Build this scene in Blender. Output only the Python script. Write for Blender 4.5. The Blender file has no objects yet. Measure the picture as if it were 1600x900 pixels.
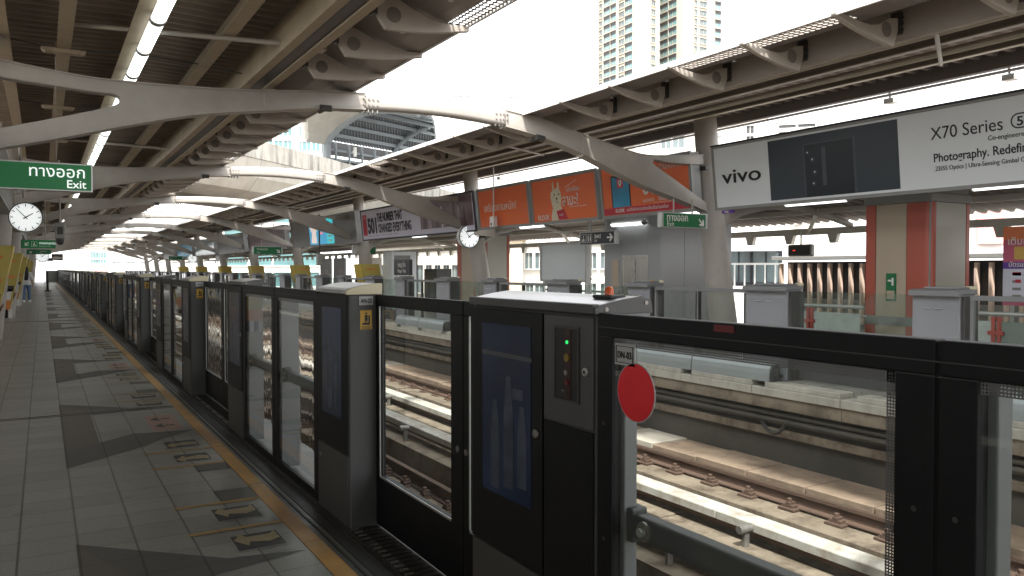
import bpy, bmesh, math, random
from mathutils import Vector, Matrix
R = math.radians
random.seed(7)
scene = bpy.context.scene
COL = scene.collection

# ------------------------------------------------------------------ materials
MATS = {}
def nt(m): return m.node_tree.nodes, m.node_tree.links
def mat(name, col, rough=.6, metal=0., var=.12, scale=3., stretch=(1, 1, 1), bump=0., spec=.5, stain=None, stain_scale=.8,
        stain_amt=.5, stain_stretch=(1, 1, 1), coat=0., smudge=None):
    """Principled paint/stone with world-space noise variation, optional stain layer and bump."""
    if name in MATS: return MATS[name]
    m = bpy.data.materials.new(name); m.use_nodes = True; MATS[name] = m
    N, L = nt(m); b = N['Principled BSDF']
    b.inputs['Metallic'].default_value = metal
    b.inputs['Specular IOR Level'].default_value = spec
    b.inputs['Coat Weight'].default_value = coat
    g = N.new('ShaderNodeNewGeometry'); mp = N.new('ShaderNodeVectorMath'); mp.operation = 'MULTIPLY'
    mp.inputs[1].default_value = stretch
    L.new(g.outputs['Position'], mp.inputs[0])
    n = N.new('ShaderNodeTexNoise'); n.inputs['Scale'].default_value = scale; n.inputs['Detail'].default_value = 6; n.inputs['Roughness'].default_value = .62
    L.new(mp.outputs[0], n.inputs['Vector'])
    r = N.new('ShaderNodeMapRange'); r.inputs['From Min'].default_value = .25; r.inputs['From Max'].default_value = .75
    r.inputs['To Min'].default_value = 1 - var; r.inputs['To Max'].default_value = 1 + var
    L.new(n.outputs['Fac'], r.inputs['Value'])
    mx = N.new('ShaderNodeMix'); mx.data_type = 'RGBA'; mx.blend_type = 'MULTIPLY'; mx.inputs['Factor'].default_value = 1
    mx.inputs['A'].default_value = (*col, 1)
    cc = N.new('ShaderNodeCombineColor')
    for i in range(3): L.new(r.outputs[0], cc.inputs[i])
    L.new(cc.outputs[0], mx.inputs['B'])
    out = mx.outputs['Result']
    if stain:
        mp2 = N.new('ShaderNodeVectorMath'); mp2.operation = 'MULTIPLY'; mp2.inputs[1].default_value = stain_stretch
        L.new(g.outputs['Position'], mp2.inputs[0])
        n2 = N.new('ShaderNodeTexNoise'); n2.inputs['Scale'].default_value = stain_scale; n2.inputs['Detail'].default_value = 8; n2.inputs['Roughness'].default_value = .7
        L.new(mp2.outputs[0], n2.inputs['Vector'])
        r2 = N.new('ShaderNodeMapRange'); r2.inputs['From Min'].default_value = .45; r2.inputs['From Max'].default_value = .68
        r2.inputs['To Min'].default_value = 0; r2.inputs['To Max'].default_value = stain_amt
        L.new(n2.outputs['Fac'], r2.inputs['Value'])
        m2 = N.new('ShaderNodeMix'); m2.data_type = 'RGBA'; m2.inputs['B'].default_value = (*stain, 1)
        L.new(r2.outputs[0], m2.inputs['Factor']); L.new(out, m2.inputs['A']); out = m2.outputs['Result']
    L.new(out, b.inputs['Base Color'])
    rr = N.new('ShaderNodeMapRange'); rr.inputs['To Min'].default_value = max(0, rough * .8); rr.inputs['To Max'].default_value = min(1, rough * 1.2)
    if smudge:
        n4 = N.new('ShaderNodeTexNoise'); n4.inputs['Scale'].default_value = 9; n4.inputs['Detail'].default_value = 9; n4.inputs['Roughness'].default_value = .75; n4.inputs['Distortion'].default_value = .6
        L.new(g.outputs['Position'], n4.inputs['Vector']); rr.inputs['From Min'].default_value = .38; rr.inputs['From Max'].default_value = .68; rr.inputs['To Min'].default_value, rr.inputs['To Max'].default_value = smudge
        L.new(n4.outputs['Fac'], rr.inputs['Value'])
    else: L.new(n.outputs['Fac'], rr.inputs['Value']); L.new(rr.outputs[0], b.inputs['Roughness'])
    if bump:
        bp = N.new('ShaderNodeBump'); bp.inputs['Strength'].default_value = bump; bp.inputs['Distance'].default_value = .02
        n3 = N.new('ShaderNodeTexNoise'); n3.inputs['Scale'].default_value = scale * 6; n3.inputs['Detail'].default_value = 5
        L.new(g.outputs['Position'], n3.inputs['Vector']); L.new(n3.outputs['Fac'], bp.inputs['Height']); L.new(bp.outputs[0], b.inputs['Normal'])
    return m
def emis(name, col, s):
    if name in MATS: return MATS[name]
    m = bpy.data.materials.new(name); m.use_nodes = True; MATS[name] = m
    b = m.node_tree.nodes['Principled BSDF']; b.inputs['Base Color'].default_value = (*col, 1)
    b.inputs['Emission Color'].default_value = (*col, 1); b.inputs['Emission Strength'].default_value = s
    b.inputs['Roughness'].default_value = .4
    return m
def glass(name, tint=(.93, .96, .95), dirt=.05, gain=1.0, dust=(.5, .5, .47), base=0.):
    """Single sheet pane: Fresnel mirror over clear, with a trace of dust."""
    m = bpy.data.materials.new(name); m.use_nodes = True; MATS[name] = m
    N, L = nt(m); N.remove(N['Principled BSDF']); o = N['Material Output']
    t = N.new('ShaderNodeBsdfTransparent'); t.inputs[0].default_value = (*tint, 1)
    gl = N.new('ShaderNodeBsdfGlossy'); gl.inputs['Roughness'].default_value = .01; gl.inputs[0].default_value = (gain, gain, gain, 1)
    f = N.new('ShaderNodeFresnel'); f.inputs['IOR'].default_value = 1.45
    gg = N.new('ShaderNodeNewGeometry'); inv = N.new('ShaderNodeMath'); inv.operation = 'SUBTRACT'; inv.inputs[0].default_value = 1; L.new(gg.outputs['Backfacing'], inv.inputs[1])
    fm = N.new('ShaderNodeMath'); fm.operation = 'MULTIPLY'; L.new(f.outputs[0], fm.inputs[0]); L.new(inv.outputs[0], fm.inputs[1])
    s = N.new('ShaderNodeMixShader'); L.new(fm.outputs[0], s.inputs[0]); L.new(t.outputs[0], s.inputs[1]); L.new(gl.outputs[0], s.inputs[2])
    d = N.new('ShaderNodeBsdfDiffuse'); d.inputs[0].default_value = (*dust, 1)
    g = N.new('ShaderNodeNewGeometry'); n = N.new('ShaderNodeTexNoise'); n.inputs['Scale'].default_value = 5; n.inputs['Detail'].default_value = 6
    L.new(g.outputs['Position'], n.inputs['Vector'])
    r = N.new('ShaderNodeMapRange'); r.inputs['From Min'].default_value = .35; r.inputs['From Max'].default_value = .8; r.inputs['To Min'].default_value = base; r.inputs['To Max'].default_value = dirt
    L.new(n.outputs['Fac'], r.inputs['Value'])
    s2 = N.new('ShaderNodeMixShader'); L.new(r.outputs[0], s2.inputs[0]); L.new(s.outputs[0], s2.inputs[1]); L.new(d.outputs[0], s2.inputs[2])
    L.new(s2.outputs[0], o.inputs[0])
    return m
def wavy_glass(name, amt):
    """Thick laminated pane whose faces ripple: bends what is seen through it."""
    m = bpy.data.materials.new(name); m.use_nodes = True; MATS[name] = m
    N, L = nt(m); N.remove(N['Principled BSDF']); o = N['Material Output']
    g = N.new('ShaderNodeNewGeometry'); mp = N.new('ShaderNodeVectorMath'); mp.operation = 'MULTIPLY'; mp.inputs[1].default_value = (0, 5.5, .25)
    L.new(g.outputs['Position'], mp.inputs[0])
    n = N.new('ShaderNodeTexNoise'); n.inputs['Scale'].default_value = 1; n.inputs['Detail'].default_value = 1.2
    L.new(mp.outputs[0], n.inputs['Vector'])
    bp = N.new('ShaderNodeBump'); bp.inputs['Strength'].default_value = 1; bp.inputs['Distance'].default_value = amt
    L.new(n.outputs['Fac'], bp.inputs['Height'])
    rf = N.new('ShaderNodeBsdfRefraction'); rf.inputs['IOR'].default_value = 1.45; rf.inputs['Roughness'].default_value = 0; rf.inputs[0].default_value = (.95, .97, .96, 1)
    gl = N.new('ShaderNodeBsdfGlossy'); gl.inputs['Roughness'].default_value = .01
    L.new(bp.outputs[0], rf.inputs['Normal'])
    f = N.new('ShaderNodeFresnel'); f.inputs['IOR'].default_value = 1.4
    s = N.new('ShaderNodeMixShader'); L.new(f.outputs[0], s.inputs[0]); L.new(rf.outputs[0], s.inputs[1]); L.new(gl.outputs[0], s.inputs[2])
    L.new(s.outputs[0], o.inputs[0])
    return m
def dotted(name, col, pitch, rad, axes=('Y', 'Z'), rough=.4, frac=True):
    """Perforated sheet / dot print: round dots cut clear on a square grid in world space."""
    m = bpy.data.materials.new(name); m.use_nodes = True; MATS[name] = m
    N, L = nt(m); b = N['Principled BSDF']; o = N['Material Output']
    b.inputs['Base Color'].default_value = (*col, 1); b.inputs['Roughness'].default_value = rough
    g = N.new('ShaderNodeNewGeometry'); sp = N.new('ShaderNodeSeparateXYZ'); L.new(g.outputs['Position'], sp.inputs[0])
    sq = []
    for a in axes:
        d = N.new('ShaderNodeMath'); d.operation = 'DIVIDE'; d.inputs[1].default_value = pitch; L.new(sp.outputs[a], d.inputs[0])
        fr = N.new('ShaderNodeMath'); fr.operation = 'FRACT'; L.new(d.outputs[0], fr.inputs[0])
        su = N.new('ShaderNodeMath'); su.operation = 'SUBTRACT'; su.inputs[1].default_value = .5; L.new(fr.outputs[0], su.inputs[0])
        ml = N.new('ShaderNodeMath'); ml.operation = 'MULTIPLY'; L.new(su.outputs[0], ml.inputs[0]); L.new(su.outputs[0], ml.inputs[1]); sq.append(ml)
    ad = N.new('ShaderNodeMath'); ad.operation = 'ADD'; L.new(sq[0].outputs[0], ad.inputs[0]); L.new(sq[1].outputs[0], ad.inputs[1])
    lt = N.new('ShaderNodeMath'); lt.operation = 'LESS_THAN'; lt.inputs[1].default_value = rad * rad; L.new(ad.outputs[0], lt.inputs[0])
    t = N.new('ShaderNodeBsdfTransparent'); s = N.new('ShaderNodeMixShader')
    L.new(lt.outputs[0], s.inputs[0])
    if frac: L.new(b.outputs[0], s.inputs[1]); L.new(t.outputs[0], s.inputs[2])
    else: L.new(t.outputs[0], s.inputs[1]); L.new(b.outputs[0], s.inputs[2])
    L.new(s.outputs[0], o.inputs[0])
    return m
def tile_mat(name, col, var=.1, x0=.15, px=.2775, y0=5.39, py=.2835, seams=True, rough=.45):
    """Unglazed floor tiles: joint lines and tile-to-tile tone in world space, speckle, scuffs."""
    m = bpy.data.materials.new(name); m.use_nodes = True; MATS[name] = m
    N, L = nt(m); b = N['Principled BSDF']
    g = N.new('ShaderNodeNewGeometry'); sp = N.new('ShaderNodeSeparateXYZ'); L.new(g.outputs['Position'], sp.inputs[0])
    def mth(op, a, bb=None):
        q = N.new('ShaderNodeMath'); q.operation = op
        for i, v in enumerate((a, bb)):
            if v is None: continue
            if isinstance(v, (int, float)): q.inputs[i].default_value = v
            else: L.new(v, q.inputs[i])
        return q.outputs[0]
    cells, joints = [], []
    for ax, o0, p, w in (('X', x0, px, .006), ('Y', y0, py, .0042)):
        u = mth('DIVIDE', mth('SUBTRACT', sp.outputs[ax], o0), p)
        cells.append(mth('FLOOR', u)); fr = mth('FRACT', u)
        dd = mth('MINIMUM', fr, mth('SUBTRACT', 1, fr)); joints.append(mth('LESS_THAN', dd, w / p))
    cv = N.new('ShaderNodeCombineXYZ'); L.new(cells[0], cv.inputs[0]); L.new(cells[1], cv.inputs[1])
    wn = N.new('ShaderNodeTexWhiteNoise'); wn.noise_dimensions = '2D'; L.new(cv.outputs[0], wn.inputs['Vector'])
    n = N.new('ShaderNodeTexNoise'); n.inputs['Scale'].default_value = 90; n.inputs['Detail'].default_value = 3; L.new(g.outputs['Position'], n.inputs['Vector'])
    n2 = N.new('ShaderNodeTexNoise'); n2.inputs['Scale'].default_value = 1.3; n2.inputs['Detail'].default_value = 7; n2.inputs['Roughness'].default_value = .65; L.new(g.outputs['Position'], n2.inputs['Vector'])
    k = mth('ADD', mth('MULTIPLY', mth('SUBTRACT', wn.outputs['Value'], .5), var), 1)
    k = mth('ADD', k, mth('MULTIPLY', mth('SUBTRACT', n.outputs['Fac'], .5), .8))
    k = mth('ADD', k, mth('MULTIPLY', mth('SUBTRACT', n2.outputs['Fac'], .5), .55))
    n5 = N.new('ShaderNodeTexNoise'); n5.inputs['Scale'].default_value = 5.5; n5.inputs['Detail'].default_value = 8; n5.inputs['Roughness'].default_value = .7; L.new(g.outputs['Position'], n5.inputs['Vector'])
    sm = N.new('ShaderNodeMapRange'); sm.inputs['From Min'].default_value = .56; sm.inputs['From Max'].default_value = .72; sm.inputs['To Max'].default_value = .3; L.new(n5.outputs['Fac'], sm.inputs['Value'])
    k = mth('MULTIPLY', k, mth('SUBTRACT', 1, sm.outputs[0]))
    if seams:
        j = mth('MAXIMUM', joints[0], mth('MULTIPLY', joints[1], .75))
        k = mth('MULTIPLY', k, mth('SUBTRACT', 1, mth('MULTIPLY', j, .62)))
    cc = N.new('ShaderNodeCombineColor')
    for i in range(3): L.new(k, cc.inputs[i])
    mx = N.new('ShaderNodeMix'); mx.data_type = 'RGBA'; mx.blend_type = 'MULTIPLY'; mx.inputs['Factor'].default_value = 1; mx.inputs['A'].default_value = (*col, 1)
    L.new(cc.outputs[0], mx.inputs['B']); L.new(mx.outputs['Result'], b.inputs['Base Color'])
    rr = N.new('ShaderNodeMapRange'); rr.inputs['To Min'].default_value = rough * .75; rr.inputs['To Max'].default_value = rough * 1.3
    L.new(n2.outputs['Fac'], rr.inputs['Value']); L.new(rr.outputs[0], b.inputs['Roughness'])
    return m

M = {}
M['steel'] = mat('steel_paint', (.39, .362, .322), .5, var=.1, scale=1.5, stain=(.25, .22, .19), stain_amt=.35, stain_scale=1.2)
M['purlin'] = mat('purlin_paint', (.4, .325, .225), .55, var=.14, scale=2.2, stain=(.24, .17, .1), stain_amt=.4, stain_scale=1.7)
M['purlin_pale'] = mat('purlin_pale_paint', (.62, .58, .5), .5, var=.1)
M['deck'] = mat('roof_deck', (.25, .205, .16), .55, metal=.1, var=.25, scale=.9, stain=(.12, .09, .065), stain_amt=.6)
M['deck_dark'] = mat('roof_deck_dark', (.3, .255, .22), .6, var=.2, scale=.9)
M['soffit'] = mat('soffit_sheet', (.235, .208, .192), .4, metal=.25, var=.06, scale=.7)
M['bracket'] = mat('bracket_paint', (.46, .41, .355), .5, var=.08, scale=2.5, stain=(.22, .19, .17), stain_amt=.3)
M['purlin_pale2'] = mat('purlin_grey_white', (.6, .58, .54), .5, var=.08)
M['red_sign'] = mat('faded_red_sign', (.7, .33, .3), .6, var=.2)
M['hole'] = mat('hole_cover_paint', (.2, .175, .155), .55, var=.08)
M['grey_mid'] = mat('grey_mid_metal', (.19, .196, .2), .42, metal=.25, var=.07, scale=2)
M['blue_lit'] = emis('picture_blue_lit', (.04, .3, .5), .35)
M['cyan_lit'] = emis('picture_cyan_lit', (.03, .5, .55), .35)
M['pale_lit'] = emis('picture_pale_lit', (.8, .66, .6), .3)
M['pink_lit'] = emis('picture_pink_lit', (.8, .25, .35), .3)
M['vault_pale'] = mat('vault_soffit', (.42, .41, .38), .7, var=.12, scale=.5, stain=(.28, .27, .25), stain_amt=.5)
M['white_trim'] = mat('white_trim', (.75, .74, .71), .45, var=.06)
M['dark_steel'] = mat('dark_steel', (.05, .048, .047), .5, var=.15)
M['bolt'] = mat('bolt_steel', (.3, .28, .26), .4, metal=.6, var=.2, scale=20)
M['grey_metal'] = mat('grey_metal', (.088, .089, .088), .4, metal=.25, var=.09, scale=2, stretch=(1, 1, .25), stain=(.06, .06, .057), stain_amt=.35, stain_scale=3, stain_stretch=(1.5, 1.5, .5), smudge=(.28, .6))
M['grey_light'] = mat('grey_light_metal', (.25, .262, .278), .42, metal=.25, var=.06, scale=2, stretch=(1, 1, .3))
M['brushed'] = mat('brushed_lid', (.46, .465, .465), .3, metal=.55, var=.08, scale=4, stretch=(1, .15, 1))
M['cream'] = mat('cream_plastic', (.55, .5, .34), .45, var=.05)
M['black'] = mat('black_gloss', (.004, .0046, .006), .13, var=.2, scale=3, spec=.28, stain=(.011, .011, .011), stain_amt=.6, stain_scale=7, smudge=(.06, .3))
M['black_matt'] = mat('black_matt', (.012, .012, .013), .5, var=.15)
M['rubber'] = mat('rubber_black', (.02, .02, .02), .8, var=.1)
M['tile'] = tile_mat('floor_tiles', (.265, .257, .229), var=.24, rough=.36)
M['tile_dark'] = tile_mat('floor_tiles_charcoal', (.088, .084, .077))
M['tile_brown'] = tile_mat('floor_tiles_brown', (.115, .092, .078))
M['tactile'] = tile_mat('floor_edge_strip', (.1, .097, .088), seams=False)
M['tile_red'] = tile_mat('floor_tile_red', (.36, .23, .18), seams=False)
M['yellow_line'] = mat('yellow_line', (.43, .235, .075), .5, var=.25, scale=4, stain=(.28, .19, .09), stain_amt=.75, stain_scale=2.2)
M['yellow_thin'] = mat('yellow_thin', (.42, .27, .09), .55, var=.2, scale=9, stain=(.24, .19, .12), stain_amt=.45, stain_scale=6)
M['arrow_tan'] = mat('arrow_tan', (.36, .29, .17), .55, var=.15, scale=12, stain=(.13, .11, .085), stain_amt=.35, stain_scale=9)
M['arrow_black'] = mat('arrow_black', (.035, .034, .032), .5, var=.2, scale=9)
M['arrow_edge'] = mat('arrow_edge', (.33, .32, .3), .6, var=.2, scale=12)
M['grate'] = mat('grate_dark', (.03, .028, .026), .6, var=.3, scale=6)
M['conc'] = mat('concrete_light', (.225, .18, .132), .85, var=.18, scale=2.2, bump=.35, stain=(.065, .042, .027), stain_amt=.95, stain_scale=2.9)
M['conc_pale'] = mat('concrete_pale', (.5, .47, .41), .8, var=.12, scale=1.5, bump=.2, stain=(.22, .2, .17), stain_amt=.55, stain_scale=1.5, stain_stretch=(2.2, 2.2, .5))
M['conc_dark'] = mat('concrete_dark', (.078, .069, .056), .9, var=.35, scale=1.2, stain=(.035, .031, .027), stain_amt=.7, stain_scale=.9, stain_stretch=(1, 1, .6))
M['conc_floor'] = mat('concrete_trough', (.16, .125, .092), .9, var=.3, scale=2, bump=.5, stain=(.08, .068, .055), stain_amt=.75, stain_scale=1.1)
M['slab'] = mat('slab_concrete', (.27, .195, .138), .85, var=.15, scale=3, bump=.3, stain=(.1, .07, .05), stain_amt=.75, stain_scale=2.6)
M['slab_pale'] = mat('slab_concrete_pale', (.45, .4, .34), .8, var=.08, scale=3, bump=.2)
M['rust'] = mat('rail_rust', (.105, .062, .043), .75, var=.25, scale=5, bump=.3, stain=(.06, .036, .026), stain_amt=.6, stain_scale=5)
M['rail_top'] = mat('rail_head', (.2, .14, .105), .35, metal=.6, var=.2, scale=3, stretch=(1, .2, 1))
M['cover'] = mat('third_rail_cover', (.5, .48, .43), .5, var=.08, scale=2, stain=(.25, .175, .115), stain_amt=.7, stain_scale=4.5)
M['wall_viaduct'] = mat('viaduct_concrete', (.42, .4, .355), .85, var=.12, scale=.5, stain=(.27, .25, .215), stain_amt=.6, stain_scale=.55, stain_stretch=(1.3, 1.3, .28))
M['parapet'] = mat('viaduct_parapet', (.36, .345, .31), .85, var=.12, scale=.6, stain=(.06, .057, .05), stain_amt=.9, stain_scale=.9, stain_stretch=(1.6, 1.6, .22))
M['skysteel'] = mat('blue_grey_steel', (.23, .262, .285), .5, var=.06, scale=.5)
M['skydeck'] = mat('blue_grey_deck', (.12, .133, .148), .55, var=.12, scale=.4)
M['orange_clad'] = mat('orange_cladding', (.42, .095, .06), .4, var=.06, scale=1.5)
M['beige_clad'] = mat('beige_cladding', (.46, .375, .28), .45, var=.05, scale=1.2, stretch=(1, 1, .4))
M['grey_clad'] = mat('grey_cladding', (.42, .405, .345), .45, var=.05, scale=1.2, stretch=(1, 1, .4))
M['clad_cap'] = mat('clad_cap', (.26, .25, .235), .5, var=.08)
M['shaft'] = mat('lift_cladding', (.37, .375, .38), .4, metal=.25, var=.04, scale=1, stretch=(1, 1, .3))
M['stainless'] = mat('stainless', (.5, .48, .44), .28, metal=.8, var=.12, scale=2, stretch=(2, 2, .2))
M['fin'] = mat('fin_paint', (.78, .6, .48), .6, var=.07)
M['shade_cloth'] = mat('dark_backing', (.05, .05, .052), .7, var=.2, scale=.8)
M['bb_frame'] = mat('billboard_frame', (.26, .26, .245), .45, var=.08)
M['bb_dark'] = mat('billboard_frame_dark', (.02, .019, .025), .5, var=.1)
M['bb_white'] = mat('poster_pale_grey', (.72, .755, .765), .35, var=.025, scale=.5)
M['bb_navy'] = mat('poster_slate', (.04, .051, .063), .35, var=.08, scale=.8)
M['bb_phone'] = mat('poster_phone', (.017, .022, .03), .3, var=.1)
M['bb_phone_edge'] = mat('poster_phone_edge', (.065, .075, .09), .3, var=.1)
M['bb_grey'] = mat('blank_panel', (.22, .22, .215), .5, var=.06, scale=.6)
M['bb_lilac'] = mat('poster_lilac', (.6, .575, .67), .4, var=.03)
M['bb_mauve'] = mat('poster_mauve', (.17, .11, .125), .4, var=.5, scale=1.6)
M['bb_mauve2'] = mat('poster_mauve_dark', (.085, .055, .06), .4, var=.5, scale=3)
M['bb_mauve3'] = mat('poster_mauve_pale', (.3, .22, .25), .4, var=.35, scale=3)
M['bb_orange'] = mat('poster_orange', (.76, .15, .04), .38, var=.09, scale=.5)
M['bb_red'] = mat('poster_red', (.5, .028, .05), .4, var=.04)
M['bb_blue'] = mat('poster_blue', (.04, .3, .5), .4, var=.5, scale=1.1)
M['bb_cyan'] = mat('poster_cyan', (.04, .5, .58), .4, var=.1)
M['pale_ink'] = mat('pale_ink', (.72, .7, .66), .45, var=.03)
M['dark_ink'] = mat('dark_ink', (.015, .016, .018), .5, var=.05)
M['llama'] = mat('fleece_cream', (.66, .6, .44), .9, var=.16, scale=14)
M['sign_green'] = mat('sign_green', (.008, .15, .05), .35, var=.05)
M['sign_green_lit'] = emis('sign_green_lit', (.004, .13, .035), .12)
M['sign_white'] = emis('sign_white_lit', (.75, .82, .78), .35)
M['sign_black'] = mat('sign_black', (.014, .017, .022), .35, var=.1)
M['alu'] = mat('aluminium', (.52, .52, .5), .35, metal=.5, var=.06)
M['clock_face'] = emis('clock_face', (.8, .83, .82), .35)
M['tube'] = emis('fluorescent_tube', (.95, 1, .97), .95)
M['tube_off'] = mat('batten_white', (.75, .75, .72), .45, var=.04)
M['led_green'] = emis('led_green', (.03, .7, .15), .5)
M['lens_yellow'] = mat('lens_yellow', (.22, .15, .02), .3, var=.1)
M['lens_and_reflection_red'] = mat('lens_and_reflection_red', (.13, .012, .014), .3, var=.1)
M['dark_lens'] = mat('label_dark_red', (.035, .01, .009), .3, var=.3, scale=60)
M['beacon'] = mat('beacon_orange', (.6, .1, .02), .25, var=.05)
M['sticker_red'] = mat('sticker_red', (.85, .014, .028), .4, var=.05)
M['sticker_yellow'] = mat('sticker_yellow', (.65, .38, .04), .4, var=.06)
M['plate'] = mat('number_plate', (.42, .43, .42), .4, var=.04)
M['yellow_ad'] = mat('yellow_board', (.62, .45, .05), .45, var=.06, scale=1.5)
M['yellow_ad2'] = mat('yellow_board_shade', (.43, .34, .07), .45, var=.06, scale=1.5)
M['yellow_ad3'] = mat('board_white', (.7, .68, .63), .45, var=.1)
M['ad_orange'] = mat('board_orange', (.6, .2, .05), .45, var=.3, scale=5)
M['screen_blue'] = mat('screen_navy', (.02, .036, .085), .2, var=.55, scale=1.8, spec=.4)
M['screen_pale'] = mat('screen_bottle', (.06, .075, .115), .25, var=.45, scale=7)
M['screen_line'] = mat('screen_line', (.07, .075, .085), .3, var=.3, scale=30)
M['wall_white'] = mat('facade_white', (.7, .69, .66), .8, var=.08, scale=.1)
M['wall_cream'] = mat('facade_cream', (.68, .58, .43), .8, var=.06, scale=.1)
M['wall_tower'] = mat('facade_tower', (.44, .4, .33), .8, var=.06, scale=.1)
M['wall_grey'] = mat('facade_grey', (.38, .4, .42), .8, var=.1, scale=.1)
M['window_pale'] = mat('window_hazy', (.42, .46, .47), .3, var=.3, scale=.3)  # distance haze put into a paler window colour
M['stained_wall'] = mat('facade_stained', (.7, .67, .61), .85, var=.1, scale=.4, stain=(.38, .34, .29), stain_amt=.7, stain_scale=.5, stain_stretch=(2, 2, .3))
M['window'] = mat('window_glass', (.10, .13, .135), .12, var=.5, scale=.35, spec=.8)
M['window_teal'] = mat('window_teal', (.11, .22, .225), .2, var=.35, scale=.3, spec=.8)
M['window_dark'] = mat('dark_window_and_balcony_shade', (.06, .06, .062), .6, var=.4, scale=.3)
M['skin'] = mat('skin', (.5, .32, .24), .6, var=.05)
M['hair'] = mat('hair_black', (.012, .01, .009), .5, var=.2, scale=30)
M['shirt'] = mat('shirt_white', (.66, .65, .64), .85, var=.08, scale=8)
M['denim'] = mat('denim_blue', (.13, .2, .31), .9, var=.18, scale=12)
M['shoe'] = mat('shoe_white', (.75, .74, .72), .6, var=.05)
M['ground'] = mat('city_ground', (.2, .195, .185), .9, var=.3, scale=.05)
M['leaf'] = mat('leaf_green', (.05, .1, .03), .7, var=.4, scale=1)
M['pink'] = mat('banner_pink', (.55, .12, .2), .5, var=.1)
M['purple'] = mat('banner_purple', (.12, .05, .3), .5, var=.2)
M['banner_white'] = mat('banner_white', (.62, .64, .72), .5, var=.03)
M['banner_orange'] = mat('banner_orange', (.7, .2, .08), .5, var=.12)
M['teal_card'] = mat('card_teal', (.05, .4, .33), .5)
M['gold_card'] = mat('card_gold', (.62, .4, .1), .5)
M['violet_card'] = mat('card_violet', (.33, .13, .42), .5)
M['red_post'] = mat('red_post', (.45, .08, .06), .45, var=.08)
M['box_grey'] = mat('box_blue_grey', (.33, .36, .365), .4, metal=.1, var=.05, scale=1.5)
M['glass'] = glass('clear_glass')
M['glass_psd'] = glass('door_glass', tint=(.9, .93, .92), dirt=.05)
M['glass_tint'] = glass('railing_glass', tint=(.84, .9, .87), dirt=.12)
M['glass_grey'] = glass('railing_glass_frosted', tint=(.85, .9, .87), dirt=.68, dust=(.7, .74, .71), base=.6)
M['wavy'] = wavy_glass('rippled_glass', .0021)
M['wavy_soft'] = wavy_glass('rippled_glass_soft', .0003)
M['frit'] = dotted('glass_dot_print', (.13, .13, .13), .0066, .27, ('Y', 'Z'))
M['perf'] = dotted('perforated_sheet', (.235, .208, .192), .07, .36, ('Y', 'X'))

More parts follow.
